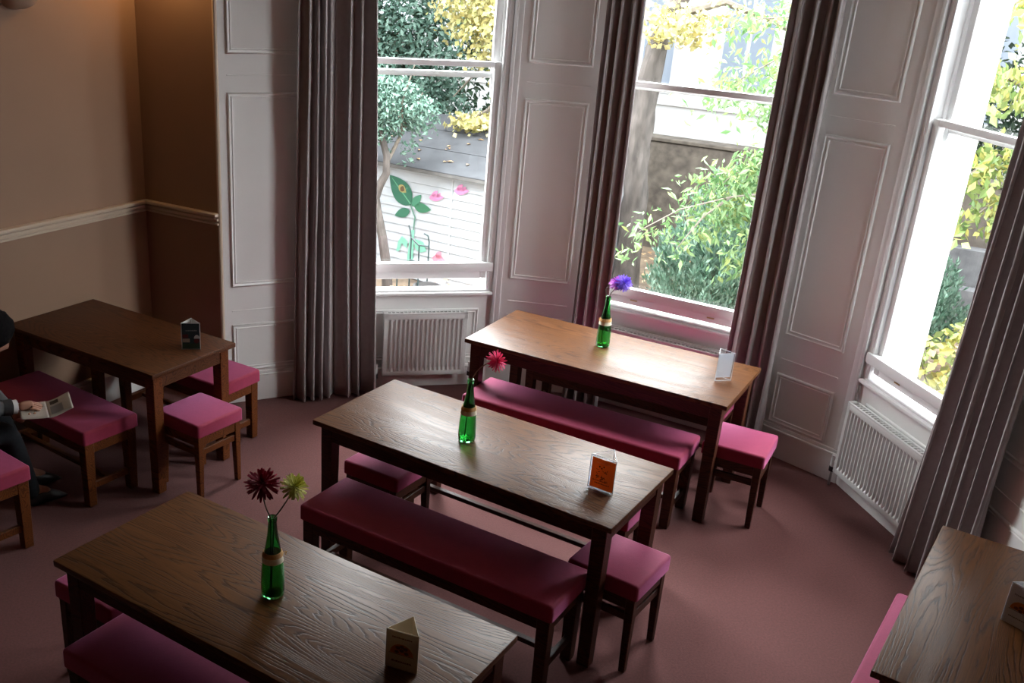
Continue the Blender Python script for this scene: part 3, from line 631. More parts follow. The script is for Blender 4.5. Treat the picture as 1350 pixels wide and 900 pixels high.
# ------------------------------------------------------------------ the reading person
def skin_body(name, pts, edges, rad, m, parent, sub=2, root=0):
    me = bpy.data.meshes.new(name); me.from_pydata([tuple(p) for p in pts], edges, []); me.materials.append(m)
    o = bpy.data.objects.new(name, me); COL.objects.link(o)
    sk = o.modifiers.new('skin', 'SKIN'); sk.use_smooth_shade = True; sk.branch_smoothing = .6
    for i, r_ in enumerate(rad):
        r_ = r_ if hasattr(r_, '__len__') else (r_, r_); me.skin_vertices[0].data[i].radius = r_
        me.skin_vertices[0].data[i].use_root = (i == root)
    ss = o.modifiers.new('smooth', 'SUBSURF'); ss.levels = sub; ss.render_levels = sub
    if parent: o.parent = parent
    return o
def person():
    pel = Vector((-2.385, 4.345, .535)); d = Vector((.74, .67, 0)).normalized(); rg = Vector((d.y, -d.x, 0)); up = Vector((0, 0, 1))
    root = thing('person', 'person in a grey jacket with short black hair reading an open booklet', 'person', (0, 0, 0))
    skin = noisy('skin', (.42, .215, .145), (.47, .25, .17), 12, .55); jac = noisy('grey_jacket_cloth', (.055, .06, .064), (.09, .095, .10), 40, .75, .2, 200)
    tro = noisy('dark_trousers_cloth', (.008, .009, .011), (.013, .014, .017), 40, .9, spec=.2); hair = noisy('black_hair', (.004, .004, .005), (.010, .009, .009), 60, .9, .6, 90, spec=.05)
    shoe = mat('black_shoe', (.012, .012, .013), .4); white = mat('white_cuff_cloth', (.62, .62, .63), .7)
    chest = pel + d * .13 + up * .28; nb = pel + d * .215 + up * .44
    head = Vector((-2.135, 4.487, 1.085))
    hipL, hipR = pel - rg * .09 + d * .02, pel + rg * .09 + d * .02
    kR = Vector((-2.15, 4.56, .545)); kL = kR - rg * .20 + d * .03; kL.z = .545
    aR = Vector((-2.13, 4.74, .09)); aL = aR - rg * .20 + d * .05
    shR = nb + rg * .165 - up * .045; shL = nb - rg * .165 - up * .045
    wrR = Vector((-2.085, 4.555, .675)); wrL = Vector((-2.13, 4.60, .615))
    elR = Vector((-2.30, 4.36, .715)); elL = shL + d * .10 - up * .25 - rg * .04
    # body: one continuous skinned surface (torso, neck, head, arms, legs)
    P = [pel, pel + d * .06 + up * .14, chest, nb, nb + d * .045 + up * .055, head - d * .03 - up * .02,
         shR, elR, wrR, shL, elL, wrL, hipR, kR, aR, aR + d * .10 - up * .045, hipL, kL, aL, aL + d * .10 - up * .045]
    E = [(0, 1), (1, 2), (2, 3), (3, 4), (4, 5), (3, 6), (6, 7), (7, 8), (3, 9), (9, 10), (10, 11), (0, 12), (12, 13), (13, 14), (14, 15), (0, 16), (16, 17), (17, 18), (18, 19)]
    Rr = [.115, .115, .115, .075, .05, .06, .052, .040, .026, .052, .040, .026, .082, .056, .040, .03, .082, .056, .040, .03]
    skin_body('body', P, E, Rr, skin, root)
    # head shape laid over the neck top: skull, jaw, brow, nose, ear
    face_dir = (d * .80 - up * .60).normalized(); hup = (up * .80 + d * .60).normalized()
    hm = Matrix((( rg.x, face_dir.x, hup.x, head.x), (rg.y, face_dir.y, hup.y, head.y), (rg.z, face_dir.z, hup.z, head.z), (0, 0, 0, 1)))
    def skull(u, v, gr=0.0):
        th = u * 2 * math.pi; ph = v * math.pi
        x, y, z = math.sin(ph) * math.cos(th), math.sin(ph) * math.sin(th), math.cos(ph)
        X, Y, Z = x * .075, y * .098, z * .115
        if z < 0: X *= 1 + .30 * z; Y *= 1 + (.10 if y > 0 else .35) * z
        if y > .3: Y -= .012 * max(0, math.cos((z - .25) * 6)) * (1 - abs(x))            # brow / eye hollow
        if y > 0: Y += .020 * math.exp(-((x / .20) ** 2) - ((z + .20) / .18) ** 2) + .010 * math.exp(-((x / .3) ** 2) - ((z + .85) / .16) ** 2) + .006 * math.exp(-((x / .35) ** 2) - ((z + .52) / .08) ** 2)
        return hm @ Vector((X * (1 + gr), Y * (1 + gr), Z * (1 + gr)))
    MB().grid(lambda u, v: skull(u, v), 40, 30).build('head', skin, root, 180)
    def hairf(u, v):
        th = u * 2 * math.pi; front = max(0, math.sin(th)); vv = v * (.66 - .30 * front ** 1.5)
        p = skull(u, vv, .10 + .05 * (1 - v)); n_ = mnoise.noise(p * 40) * .006; return p + (p - head).normalized() * n_
    MB().grid(hairf, 40, 18).build('hair', hair, root, 180)
    m = MB()
    for s in (-1, 1):
        m.lathe([(0, -.006), (.014, -.004), (.017, .002), (.010, .004), (0, .001)], 12, hm @ Matrix.Translation((s * .077, -.008, -.012)) @ Matrix.Rotation(s * math.pi / 2, 4, 'Y') @ Matrix.Scale(1.7, 4, (1, 0, 0)))
    m.build('ears', skin, root, 60)
    for s in (-1, 1): MB().lathe([(0, -.008), (.009, -.005), (.010, 0), (.009, .005), (0, .008)], 10, hm @ Matrix.Translation((s * .030, .080, .012))).build('eye', mat('eye', (.05, .04, .04), .2), root)
    # clothes
    jp = [pel + up * .0, pel + d * .06 + up * .14, chest, nb - up * .01, shR, elR, wrR - (wrR - elR).normalized() * .035, shL, elL, wrL - (wrL - elL).normalized() * .03]
    skin_body('jacket', jp, [(0, 1), (1, 2), (2, 3), (3, 4), (4, 5), (5, 6), (3, 7), (7, 8), (8, 9)], [.135, .135, .137, .088, .070, .056, .043, .070, .056, .043], jac, root)
    ax = (nb - chest).normalized(); cm = Matrix.Translation(nb + d * .02 + up * .035) @ ax.to_track_quat('Z', 'Y').to_matrix().to_4x4()
    MB().lathe([(.078, -.02), (.076, .02), (.070, .045), (.064, .045), (.068, .015), (.07, -.02)], 20, cm).build('collar', jac, root)
    f_ = (wrR - elR).normalized(); cm = Matrix.Translation(wrR - f_ * .02) @ f_.to_track_quat('Z', 'Y').to_matrix().to_4x4()
    MB().lathe([(.040, -.045), (.043, 0), (.039, .002), (.036, -.04)], 18, cm).build('cuff', mat('dark_rib', (.02, .02, .022), .8), root)
    MB().lathe([(.034, -.01), (.037, .026), (.033, .026), (.031, -.01)], 18, cm).build('shirt_cuff', white, root)
    tp = [pel - up * .015, hipR, kR, aR - up * .045, hipL, kL, aL - up * .045]
    skin_body('trousers', tp, [(0, 1), (1, 2), (2, 3), (0, 4), (4, 5), (5, 6)], [.125, .095, .068, .055, .095, .068, .055], tro, root)
    for a in (aR, aL):
        sm = Matrix.Translation((a.x, a.y, 0)) @ Matrix(((d.x, -d.y, 0, 0), (d.y, d.x, 0, 0), (0, 0, 1, 0), (0, 0, 0, 1)))
        def sh(u, v):
            th = u * 2 * math.pi; t = v; x = -.075 + .27 * t; wd = .042 * math.sin(math.pi * min(1, .10 + t * .93)) ** .5; h = .085 * (1 - t) ** 1.2 + .045 * math.sin(math.pi * min(1, t * .9 + .12)) ** .6
            y = wd * math.cos(th); z = max(0.002, h * .5 + h * .55 * math.sin(th)); return sm @ Vector((x, y, z))
        MB().grid(sh, 20, 16).build('shoe', shoe, root, 180)
    # hands: palm and five bent fingers each
    def hand(name, wr, fw, pn, side, curl):
        """fw = direction of the fingers, pn = palm normal, side = towards the thumb"""
        fw, pn = fw.normalized(), pn.normalized(); side = (side - fw * side.dot(fw)).normalized(); P = [wr, wr + fw * .045, wr + fw * .082]; E = [(0, 1), (1, 2)]; Rr = [(.019, .024), (.016, .032), (.012, .034)]
        ho = skin_body(name, P, E, Rr, skin, root, 2)
        for k, (off_, l) in enumerate(((.030, .068), (.010, .078), (-.010, .072), (-.028, .056))):
            b = wr + fw * (.083 - .004 * abs(k - 1)) + side * off_; c = curl + .06 * k
            q1 = b + (fw * math.cos(c) + pn * math.sin(c)) * l * .45; q2 = q1 + (fw * math.cos(c * 2) + pn * math.sin(c * 2)) * l * .32; q3 = q2 + (fw * math.cos(c * 2.7) + pn * math.sin(c * 2.7)) * l * .25
            skin_body('finger', [b - fw * .018, b, q1, q2, q3], [(0, 1), (1, 2), (2, 3), (3, 4)], [.009, .0092, .0085, .0078, .0062], skin, ho, 1)
        b = wr + fw * .030 + side * .022; q1 = b + (fw * .6 + side * .75 + pn * .25).normalized() * .036; q2 = q1 + (fw * .9 + side * .3 + pn * .4).normalized() * .030; q3 = q2 + (fw + pn * .4).normalized() * .022
        skin_body('thumb', [b - side * .012, b, q1, q2, q3], [(0, 1), (1, 2), (2, 3), (3, 4)], [.010, .0115, .0105, .0092, .0070], skin, ho, 1)
    hand('right_hand', wrR + f_ * .012, Vector((.82, .48, -.10)), Vector((.15, .10, -1)), Vector((-.5, .8, .1)), .40)
    hand('left_hand', wrL + (wrL - elL).normalized() * .012, Vector((.85, -.35, -.02)), Vector((0, 0, 1)), Vector((.3, .9, 0)), .30)
person()
def booklet():
    root = thing('booklet', 'open printed booklet held in the hands of the seated person', 'booklet')
    S1, S2 = Vector((-1.900, 4.520, .642)), Vector((-1.985, 4.690, .650)); sd = S2 - S1
    def page(sgn, out, lift, curve, nm, y0=0):
        def fn(u, v):
            p = S1 + sd * v + out * u + Vector((0, 0, lift * u + curve * math.sin(math.pi * u * .5) * u)); return p
        m = MB(); m.grid(fn, 12, 6); o = m.build(nm, K['sheet'], root, 180); sm = o.modifiers.new('thickness', 'SOLIDIFY'); sm.thickness = .0025; return fn
    K['sheet'] = mat('booklet_paper', (.42, .39, .35), .45)
    f1 = page(1, Vector((.105, .055, 0)), .010, .030, 'right_page')
    page(-1, Vector((-.125, -.045, 0)), -.010, .012, 'left_page')
    m = MB(); m.grid(lambda u, v: f1(.12 + .5 * u, .12 + .45 * v) + Vector((0, 0, .0032)), 8, 3); m.build('photo_print', K['grey'], root)
    m = MB(); m.grid(lambda u, v: f1(.15 + .35 * u, .68 + .2 * v) + Vector((0, 0, .0032)), 6, 2); m.build('dark_print', K['black'], root)
booklet()
# ------------------------------------------------------------------ the garden outside (about 1.3 m below the floor)
ZG = -1.3
lit = noisy('leaf_litter_soil', (.085, .062, .045), (.20, .15, .10), 5, .95, .8, 30, 8)
MB().grid(lambda u, v: (-25 + 70 * u, 3.5 + 60 * v, ZG + .10 * mnoise.noise(Vector((u * 40, v * 40, 0))) - (.25 if v < .05 else 0)), 60, 50).build('ground', lit)['kind'] = 'structure'
def leafcloud(mb, c, r, n, size, rnd, shell=.55, up=.25, asp=.5, flat=0.0, hang=0.0):
    """leaves scattered through an ellipsoid; each leaf is a folded kite"""
    bm = mb.bm
    for _ in range(n):
        while True:
            p = Vector((rnd.uniform(-1, 1), rnd.uniform(-1, 1), rnd.uniform(-1, 1)))
            if .05 < p.length <= 1: break
        p = p.normalized() * (shell + (1 - shell) * rnd.random() ** .6) if rnd.random() < .8 else p
        q = Vector((c[0] + p.x * r[0], c[1] + p.y * r[1], c[2] + p.z * r[2])) + Vector((rnd.gauss(0, .05), rnd.gauss(0, .05), rnd.gauss(0, .05)))
        nd = (p + Vector((rnd.gauss(0, .6), rnd.gauss(0, .6), rnd.gauss(0, .6) + up))).normalized()
        t = nd.cross(Vector((rnd.gauss(0, 1), rnd.gauss(0, 1), rnd.gauss(0, 1) - hang * 3))).normalized(); s = nd.cross(t)
        if hang and t.z > 0: t = -t
        l = size * rnd.uniform(.6, 1.25); w_ = l * asp * .5
        a = bm.verts.new(q - t * l * .5); b = bm.verts.new(q + s * w_ + nd * l * .08); d = bm.verts.new(q + t * l * .5); e = bm.verts.new(q - s * w_ + nd * l * .08)
        bm.faces.new((a, b, d)); bm.faces.new((a, d, e))
def leafline(mb, pts, n, size, rnd, spread, asp=.4, hang=.6):
    """leaves in pairs along a drooping twig"""
    bm = mb.bm; pts = [Vector(p) for p in pts]
    for _ in range(n):
        k = rnd.randrange(len(pts) - 1); a, b = pts[k], pts[k + 1]; q = a.lerp(b, rnd.random()) + Vector((rnd.gauss(0, spread), rnd.gauss(0, spread), rnd.gauss(0, spread * .7)))
        t = Vector((rnd.gauss(0, .6), rnd.gauss(0, .6), -hang + rnd.gauss(0, .35))).normalized(); s = t.cross(Vector((rnd.gauss(0, 1), rnd.gauss(0, 1), rnd.gauss(0, 1)))).normalized(); nd = s.cross(t)
        l = size * rnd.uniform(.6, 1.2); w_ = l * asp * .5
        v0 = bm.verts.new(q); v1 = bm.verts.new(q + t * l * .45 + s * w_ + nd * l * .06); v2 = bm.verts.new(q + t * l); v3 = bm.verts.new(q + t * l * .45 - s * w_ + nd * l * .06)
        bm.faces.new((v0, v1, v2)); bm.faces.new((v0, v2, v3))
L_ = dict(yellow=leafmat('yellow_leaves', [(.40, .34, .12), (.46, .41, .19), (.31, .33, .12)]), blue=leafmat('bluish_evergreen_leaves', [(.05, .11, .08), (.12, .21, .165), (.20, .30, .25)]),
          light=leafmat('light_green_leaves', [(.07, .155, .055), (.12, .22, .085), (.17, .26, .12), (.20, .25, .075)], trans=.25), con=leafmat('conifer_needles', [(.06, .13, .085), (.11, .19, .14), (.18, .26, .205)]),
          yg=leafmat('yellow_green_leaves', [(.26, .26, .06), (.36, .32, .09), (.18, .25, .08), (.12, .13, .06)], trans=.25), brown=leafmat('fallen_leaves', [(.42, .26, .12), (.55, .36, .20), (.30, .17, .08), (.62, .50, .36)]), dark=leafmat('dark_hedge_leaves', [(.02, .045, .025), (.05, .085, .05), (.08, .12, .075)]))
bark = noisy('grey_bark', (.035, .03, .027), (.10, .086, .078), 12, .9, 1.0, 26, 6, stretch=(1, 1, .35)); twig = noisy('brown_twig', (.09, .075, .06), (.17, .145, .12), 14, .9)
rnd = random.Random(11)
# garden shed: local X along its front, Y away from the house
sh_a = Vector((-.878, 13.955)); sh_u = Vector((.8464, -.5326)); sh0 = sh_a - sh_u * 3.2; LS = 3.2 + 3.40
fS, _ = frame(tuple(sh0), tuple(sh_a + sh_u * 3.40)); S0 = 3.2
shed = thing('garden_shed', 'long white boarded garden shed with a dark felt roof and painted plants', 'shed'); place(shed, fS)
shedw = noisy('white_shed_paint', (.40, .43, .46), (.46, .49, .52), 2.5, .6); felt = noisy('dark_roofing_felt', (.036, .038, .043), (.052, .055, .061), 6, .95, .4, 60)
m = MB(); nb_ = 13; hb = 1.6 / nb_; prof = []
for k in range(nb_): prof += [(-.022, ZG + k * hb), (-.004, ZG + (k + 1) * hb - .006), (.004, ZG + (k + 1) * hb - .004)]
prof.append((0, .30))
b = bmesh.new(); A_ = [b.verts.new((0, y, z)) for y, z in prof]; B_ = [b.verts.new((LS, y, z)) for y, z in prof]
for i in range(len(prof) - 1): b.faces.new((A_[i], B_[i], B_[i + 1], A_[i + 1]))
m.join(b); m.prism([(.006, ZG), (1.12, ZG), (1.12, .745), (.006, .285)], 0, LS - .03, mx=Matrix(((0, 0, 1, 0), (1, 0, 0, 0), (0, 1, 0, 0), (0, 0, 0, 1))))
for k in range(16):
    z = ZG + k * hb; y1 = 1.12; y0 = .0 if z < .2 else (z - .27) / .414 + .03
    if y0 < y1 - .1: m.box(0, .02, y0, y1, -hb / 2, hb / 2 - .004, 0, 1, Matrix.Translation((LS - .028, 0, z + hb / 2)) @ Matrix.Rotation(-.12, 4, 'Y'))
for x in (0.02, S0 + 1.23, LS - .02): m.box(x - .012, x + .012, -.026, .01, ZG, .30, .002)
m.build('walls', shedw, shed)
m = MB(); th = math.atan2(.47, 1.14)
m.box(-.15, LS + .03, -.06, 1.36, 0, .035, .006, 1, Matrix.Translation((0, -.10, .285)) @ Matrix.Rotation(th, 4, 'X'))
for y in (.45, .92): m.box(-.15, LS + .05, y, y + .02, .035, .042, 0, 1, Matrix.Translation((0, -.10, .285)) @ Matrix.Rotation(th, 4, 'X'))
m.build('roof', felt, shed)
MB().box(-.12, LS + .03, -.165, -.135, .235, .285, .004).build('fascia', noisy('weathered_fascia', (.07, .07, .07), (.15, .145, .14), 5, .8), shed)
def mural(nm, polys, col, y=-.030):
    m = MB()
    for p in polys: m.face([(S0 + s, 0, z) for s, z in p])
    o = m.build(nm, mat(nm + '_paint', col, .6), shed, 0); o.location = (0, y, 0)
def leafpoly(a, b, wd, n=10):
    a, b = Vector(a), Vector(b); t = b - a; s = Vector((-t.y, t.x)); L = []; Rr = []
    for k in range(n + 1):
        x = k / n; h = wd * math.sin(math.pi * x ** .8) ** .9; L.append(a + t * x + s * h); Rr.append(a + t * x - s * h)
    return [tuple(p) for p in L] + [tuple(p) for p in Rr[::-1][1:-1]]
big = leafpoly((.59, -.26), (.21, .10), .30)
mural('painted_leaf', [big, ], (.020, .115, .070)); mural('painted_leaf', [leafpoly((.60, -.27), (.75, -.09), .25)], (.05, .20, .12)); mural('painted_leaf', [leafpoly((.64, -.27), (.92, -.27), .24)], (.035, .16, .085)); mural('painted_leaf', [leafpoly((.57, -.34), (.32, -.45), .24)], (.03, .14, .085))
mural('painted_stem', [[(.555, -.24), (.58, -.24), (.675, -.42), (.655, -.60), (.635, -.60), (.65, -.42)]], (.10, .22, .17))
mural('painted_eye', [leafpoly((.37, -.02), (.50, -.10), .35)], (.30, .26, .10), -.032); mural('painted_eye', [leafpoly((.40, -.04), (.47, -.08), .5)], (.09, .05, .02), -.034)
mural('painted_vein', [[(.57, -.25), (.585, -.235), (.26, .065), (.25, .06)], [(.44, -.13), (.45, -.11), (.52, -.03), (.51, -.03)]], (.10, .30, .17), -.031)
mural('painted_wash', [[(.615, -.60), (.665, -.60), (.66, -1.05), (.56, -1.05), (.585, -.8)], [(.56, -.78), (.46, -.72), (.40, -.80), (.37, -.95), (.42, -.95), (.46, -.82), (.55, -.88)], [(.68, -.72), (.82, -.74), (.88, -.86), (.76, -.90), (.68, -.84)]], (.18, .46, .34))
for (s, z) in ((.98, -.085), (1.37, .065)):
    mural('painted_flower', [leafpoly((s - .10, z - .02), (s + .13, z + .02), .22), leafpoly((s - .06, z + .0), (s + .03, z + .09), .25), leafpoly((s + .02, z + .0), (s + .08, z + .07), .25)], (.60, .22, .40))
mural('painted_flower', [leafpoly((.98, -.93), (1.22, -.95), .3), leafpoly((1.05, -.92), (1.12, -.82), .4)], (.52, .18, .24))
m = MB(); rl = random.Random(3)
for _ in range(70):
    x, y = rl.uniform(.5, LS), rl.uniform(0, 1.1); z = .285 + (y + .10) * math.tan(th) + .046; a = rl.uniform(0, 6.28); l = rl.uniform(.03, .06); c_, s_ = math.cos(a) * l, math.sin(a) * l
    m.face([(x - c_, y - s_, z), (x + s_ * .5, y - c_ * .5, z + .012), (x + c_, y + s_, z + .004), (x - s_ * .5, y + c_ * .5, z + .012)])
o = place(m.build('fallen_leaves', L_['brown'], None, 0), fS); tag(o, 'dry leaves scattered over the dark felt shed roof', 'leaves', kind='stuff')
m = MB()
for _ in range(2600):
    x, y = rl.uniform(-3, 9.5), rl.uniform(8.2, 16); z = ZG + rl.uniform(.06, .13); y = min(y, 15.6 - (x - 2.9) * .576) if x > 1.5 else y; a = rl.uniform(0, 6.28); l = rl.uniform(.03, .065); c_, s_ = math.cos(a) * l, math.sin(a) * l
    m.face([(x - c_, y - s_, z), (x + s_ * .6, y - c_ * .6, z + .02), (x + c_, y + s_, z + rl.uniform(0, .03)), (x - s_ * .6, y + c_ * .6, z + .01)])
tag(m.build('fallen_leaves', L_['brown'], None, 0), 'brown dry leaves lying over the garden ground', 'leaves', kind='stuff')
# slender bent tree in front of the shed
t = thing('bent_tree', 'slender bent tree with small bluish leaves before the white shed', 'tree', (-.66, 12.95, ZG))
def rel(t, pts): o = Vector(t.location); return [tuple(Vector(p) - o) for p in pts]
MB().tube(rel(t, [(-.64, 12.95, -1.35), (-.67, 12.95, -.95), (-.74, 12.97, -.55), (-.82, 13, -.22), (-.85, 13, -.05), (-.80, 13, .12), (-.72, 13, .28), (-.72, 13, .50), (-.80, 13.05, .75), (-.95, 13.1, 1.0), (-1.05, 13.1, 1.5)]), [.075, .068, .062, .058, .058, .055, .05, .046, .042, .036, .02], 10).build('trunk', bark, t)
MB().tube(rel(t, [(-.72, 13, .42), (-.62, 13.1, .62), (-.45, 13.2, 1.0), (-.30, 13.2, 1.3)]), [.03, .026, .02, .008], 7).build('branch', twig, t); MB().tube(rel(t, [(-.55, 13.15, .80), (-.55, 13.0, 1.2), (-.40, 13.0, 1.7)]), [.018, .014, .006], 6).build('branch', twig, t)
m = MB()
for c, r, n in (((-1.1, 13.1, 1.25), (.6, .4, .5), 1500), ((-.62, 13.15, 1.15), (.36, .35, .36), 1100), ((-.32, 13.2, 1.02), (.25, .25, .26), 500), ((-.85, 13.1, .86), (.30, .25, .20), 500), ((-.46, 13.1, .62), (.10, .12, .22), 60)): leafcloud(m, rel(t, [c])[0], r, n, .075, rnd, .3)
m.build('crown', L_['blue'], t, 0)
# large evergreen behind the shed
t = thing('evergreen_bush', 'large dense bluish green bush behind the shed roof at left', 'bush', (-1.6, 17.0, ZG))
MB().tube([(0, 0, 0), (.1, 0, 1.5), (0, .1, 3.2)], [.12, .09, .04], 8).build('trunk', bark, t)
m = MB()
for c, r, n in (((-1.7, 17, 1.2), (1.9, 1.0, 1.7), 5200), ((-.55, 16.6, 1.5), (.85, .7, 1.2), 2600), ((-2.6, 16.6, 2.0), (1.4, .8, 1.4), 2200), ((-.15, 16.8, .55), (.7, .6, .6), 900), ((-1.2, 16.4, .55), (1.2, .6, .6), 1800)): leafcloud(m, rel(t, [c])[0], r, n, .11, rnd, .55)
m.build('crown', L_['blue'], t, 0)
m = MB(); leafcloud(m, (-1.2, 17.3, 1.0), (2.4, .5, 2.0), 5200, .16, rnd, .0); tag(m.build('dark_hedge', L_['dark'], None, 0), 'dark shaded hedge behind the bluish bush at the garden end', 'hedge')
# big tree with yellow leaves
t = thing('yellow_tree', 'big grey trunked tree with yellow autumn leaves beside the shed', 'tree', (2.62, 12.6, ZG))
tp = [(2.46, 12.55, -1.4), (2.46, 12.55, -.9), (2.46, 12.5, -.3), (2.43, 12.45, .3), (2.38, 12.4, .8), (2.37, 12.4, 1.25), (2.40, 12.4, 1.7), (2.46, 12.4, 2.2), (2.70, 12.4, 2.8), (2.85, 12.4, 3.2)]
m = MB(); m.tube(rel(t, tp), [.22, .17, .15, .14, .135, .145, .13, .115, .11, .08], 18)
bmesh.ops.subdivide_edges(m.bm, edges=m.bm.edges[:], cuts=2, use_grid_fill=True)
for v_ in m.bm.verts: n_ = mnoise.noise(Vector((v_.co.x * 6, v_.co.y * 6, v_.co.z * 4))) ; n2 = mnoise.noise(v_.co * 17); cx = Vector((v_.co.x, v_.co.y, 0)); v_.co += Vector((n_ * .045 + n2 * .03, n_ * .035 - n2 * .025, 0))
m.build('trunk', bark, t)
br = [[(2.47, 12.4, 2.3), (2.2, 12.9, 2.5), (1.4, 13.6, 2.3), (.6, 14.4, 1.7), (.1, 14.6, 1.1)], [(2.50, 12.4, 2.4), (3.2, 12.6, 2.6), (3.9, 12.8, 2.4), (4.6, 13, 2.1)], [(1.4, 13.6, 2.3), (1.0, 14.0, 1.6), (.6, 14.2, 1.0), (.3, 14.3, .8)]]
for p in br: MB().tube(rel(t, p), [.06, .045, .03, .02, .008][:len(p)], 7).build('branch', twig, t)
m = MB()
for c, r, n in (((.75, 14.6, 1.95), (.75, .6, .55), 1300), ((.45, 14.8, 2.3), (.8, .6, .4), 1000), ((1.0, 14.2, 1.5), (.5, .5, .45), 700), ((.62, 14.2, .82), (.50, .4, .10), 380), ((.35, 14.2, .80), (.3, .3, .10), 160), ((1.0, 14.0, .85), (.3, .3, .22), 200), ((2.45, 12.1, 2.35), (.36, .3, .24), 330), ((2.85, 12.4, 2.30), (.4, .4, .24), 260), ((3.5, 12.6, 2.42), (.5, .4, .12), 90), ((3.5, 12.7, 1.60), (.35, .3, .10), 40), ((2.8, 11.9, 2.85), (.9, .8, .22), 240)): leafcloud(m, rel(t, [c])[0], r, n, .085, rnd, .25, asp=.8)
m.build('crown', L_['yellow'], t, 0)
# light green tree whose branches hang in from the right
t = thing('light_green_tree', 'light green tree with long hanging leaf sprays outside the middle window', 'tree', (4.05, 9.9, ZG))
MB().tube([(0, 0, -.1), (-.02, 0, 1.2), (-.10, 0, 2.3), (-.15, .1, 3.1)], [.13, .11, .09, .05], 12).build('trunk', bark, t)
sprays = [([(3.9, 9.9, 1.8), (3.4, 9.7, 2.2), (2.95, 9.5, 2.2), (2.6, 9.4, 2.0), (2.4, 9.3, 1.85)], 230), ([(3.9, 9.9, 2.1), (3.3, 9.5, 2.6), (2.7, 9.3, 2.55), (2.4, 9.2, 2.45)], 160), ([(3.9, 9.9, 1.5), (3.4, 9.7, 1.9), (3.0, 9.6, 1.85), (2.85, 9.5, 1.7)], 150),
          ([(3.95, 9.9, .7), (3.5, 9.8, 1.25), (3.1, 9.6, 1.30), (2.75, 9.5, 1.15), (2.5, 9.4, .95)], 480), ([(3.95, 9.9, .4), (3.6, 9.9, 1.0), (3.2, 9.7, 1.0), (2.85, 9.6, .80), (2.6, 9.5, .60)], 480), ([(3.9, 9.9, .9), (3.3, 9.6, 1.0), (2.7, 9.3, .98), (2.2, 9.1, .88), (1.86, 9.0, .70), (1.78, 9.0, .62)], 100), ([(3.95, 9.9, .1), (3.6, 9.8, .6), (3.3, 9.7, .5), (3.0, 9.6, .2)], 420), ([(3.95, 9.9, .5), (3.7, 9.8, .9), (3.45, 9.7, .9), (3.2, 9.6, .7)], 380), ([(2.7, 9.3, .98), (2.45, 9.2, .80), (2.30, 9.15, .60), (2.22, 9.1, .5)], 40)]
m = MB()
for p, n in sprays:
    q = rel(t, p); MB().tube(q, [.014 - .011 * k / (len(q) - 1) for k in range(len(q))], 6).build('branch', twig, t); leafline(m, q[1:], int(n * 1.8), .10, rnd, .13, asp=.36)
m.build('leaves', L_['light'], t, 0)
# blue-green conifer close to the window
def conifer(loc, h, w_, label, n, seed):
    r_ = random.Random(seed); t = thing('conifer_shrub', label, 'shrub', loc); MB().tube([(0, 0, -.1), (0, 0, h * .8)], [.05, .01], 7).build('stem', twig, t); m = MB()
    for k in range(n):
        a = r_.uniform(0, 6.28); rr = w_ * math.sqrt(r_.random()); top = h * (1 - .55 * (rr / w_) ** 1.4) * r_.uniform(.75, 1.05); bx, by = rr * math.cos(a), rr * math.sin(a)
        for j in range(60):
            f = r_.random() ** .7; z = top * (.45 + .55 * f); sp = .13 * (1.1 - f) + .015; q = Vector((bx * (.6 + .5 * f) + r_.gauss(0, sp * .5), by * (.6 + .5 * f) + r_.gauss(0, sp * .5), z))
            tt = Vector((r_.gauss(0, .45) + .3 * math.cos(a), r_.gauss(0, .45) + .3 * math.sin(a), 1)).normalized(); s = tt.orthogonal().normalized(); s = (Matrix.Rotation(r_.uniform(0, 6.28), 3, tt) @ s); l = r_.uniform(.05, .10)
            v0 = m.bm.verts.new(q); v1 = m.bm.verts.new(q + tt * l * .5 + s * l * .16); v2 = m.bm.verts.new(q + tt * l); v3 = m.bm.verts.new(q + tt * l * .5 - s * l * .16); m.bm.faces.new((v0, v1, v2, v3))
    m.build('foliage', L_['con'], t, 0); return t
conifer((3.12, 10.9, ZG), 2.35, .70, 'blue green conifer shrub filling the lower middle window', 230, 21)
conifer((3.75, 11.5, ZG), 1.7, .5, 'smaller bluish conifer behind the larger one, at the right side of the middle window', 90, 22)
conifer((5.62, 11.0, ZG), 1.7, .42, 'narrow dark conifer seen through the right window', 90, 23)
# garden wall and house beyond
gw0, gw1 = Vector((2.9, 16.4)), Vector((9.5, 12.6)); f, L = frame(tuple(gw0), tuple(gw1))
old = noisy('dark_old_garden_wall', (.055, .045, .038), (.13, .11, .09), 7, .95, .8, 30)
o = place(MB().box(0, L, 0, .3, ZG - .1, .42, .02).box(-.02, L + .02, -.03, .33, .42, .48, .01).build('garden_wall', old), f); tag(o, 'dark old garden wall behind the conifer shrub', 'wall')
hs0 = Vector((-1.0, 26.5)); hs1 = hs0 + UX * 20; f, L = frame(tuple(hs0), tuple(hs1)); house = thing('white_house', 'bright white house with tall bluish windows beyond the garden', 'house'); place(house, f)
hw = noisy('white_house_render', (.90, .90, .90), (.94, .94, .94), 2, .7)
MB().box(0, L, 0, 6, ZG, 5.2).box(-.05, L + .05, -.08, 0, .18, .26, .01).build('walls', hw, house, 0); MB().prism([(-.3, 5.2), (L + .3, 5.2), (L - 1, 7.4), (1, 7.4)], -.3, 6.3, mx=Matrix(((1, 0, 0, 0), (0, 0, 1, 0), (0, 1, 0, 0), (0, 0, 0, 1)))).build('roof', noisy('slate', (.10, .11, .13), (.16, .17, .19), 5, .7), house, 0)
hg = mat('dull_window_glass', (.40, .46, .56), .3)
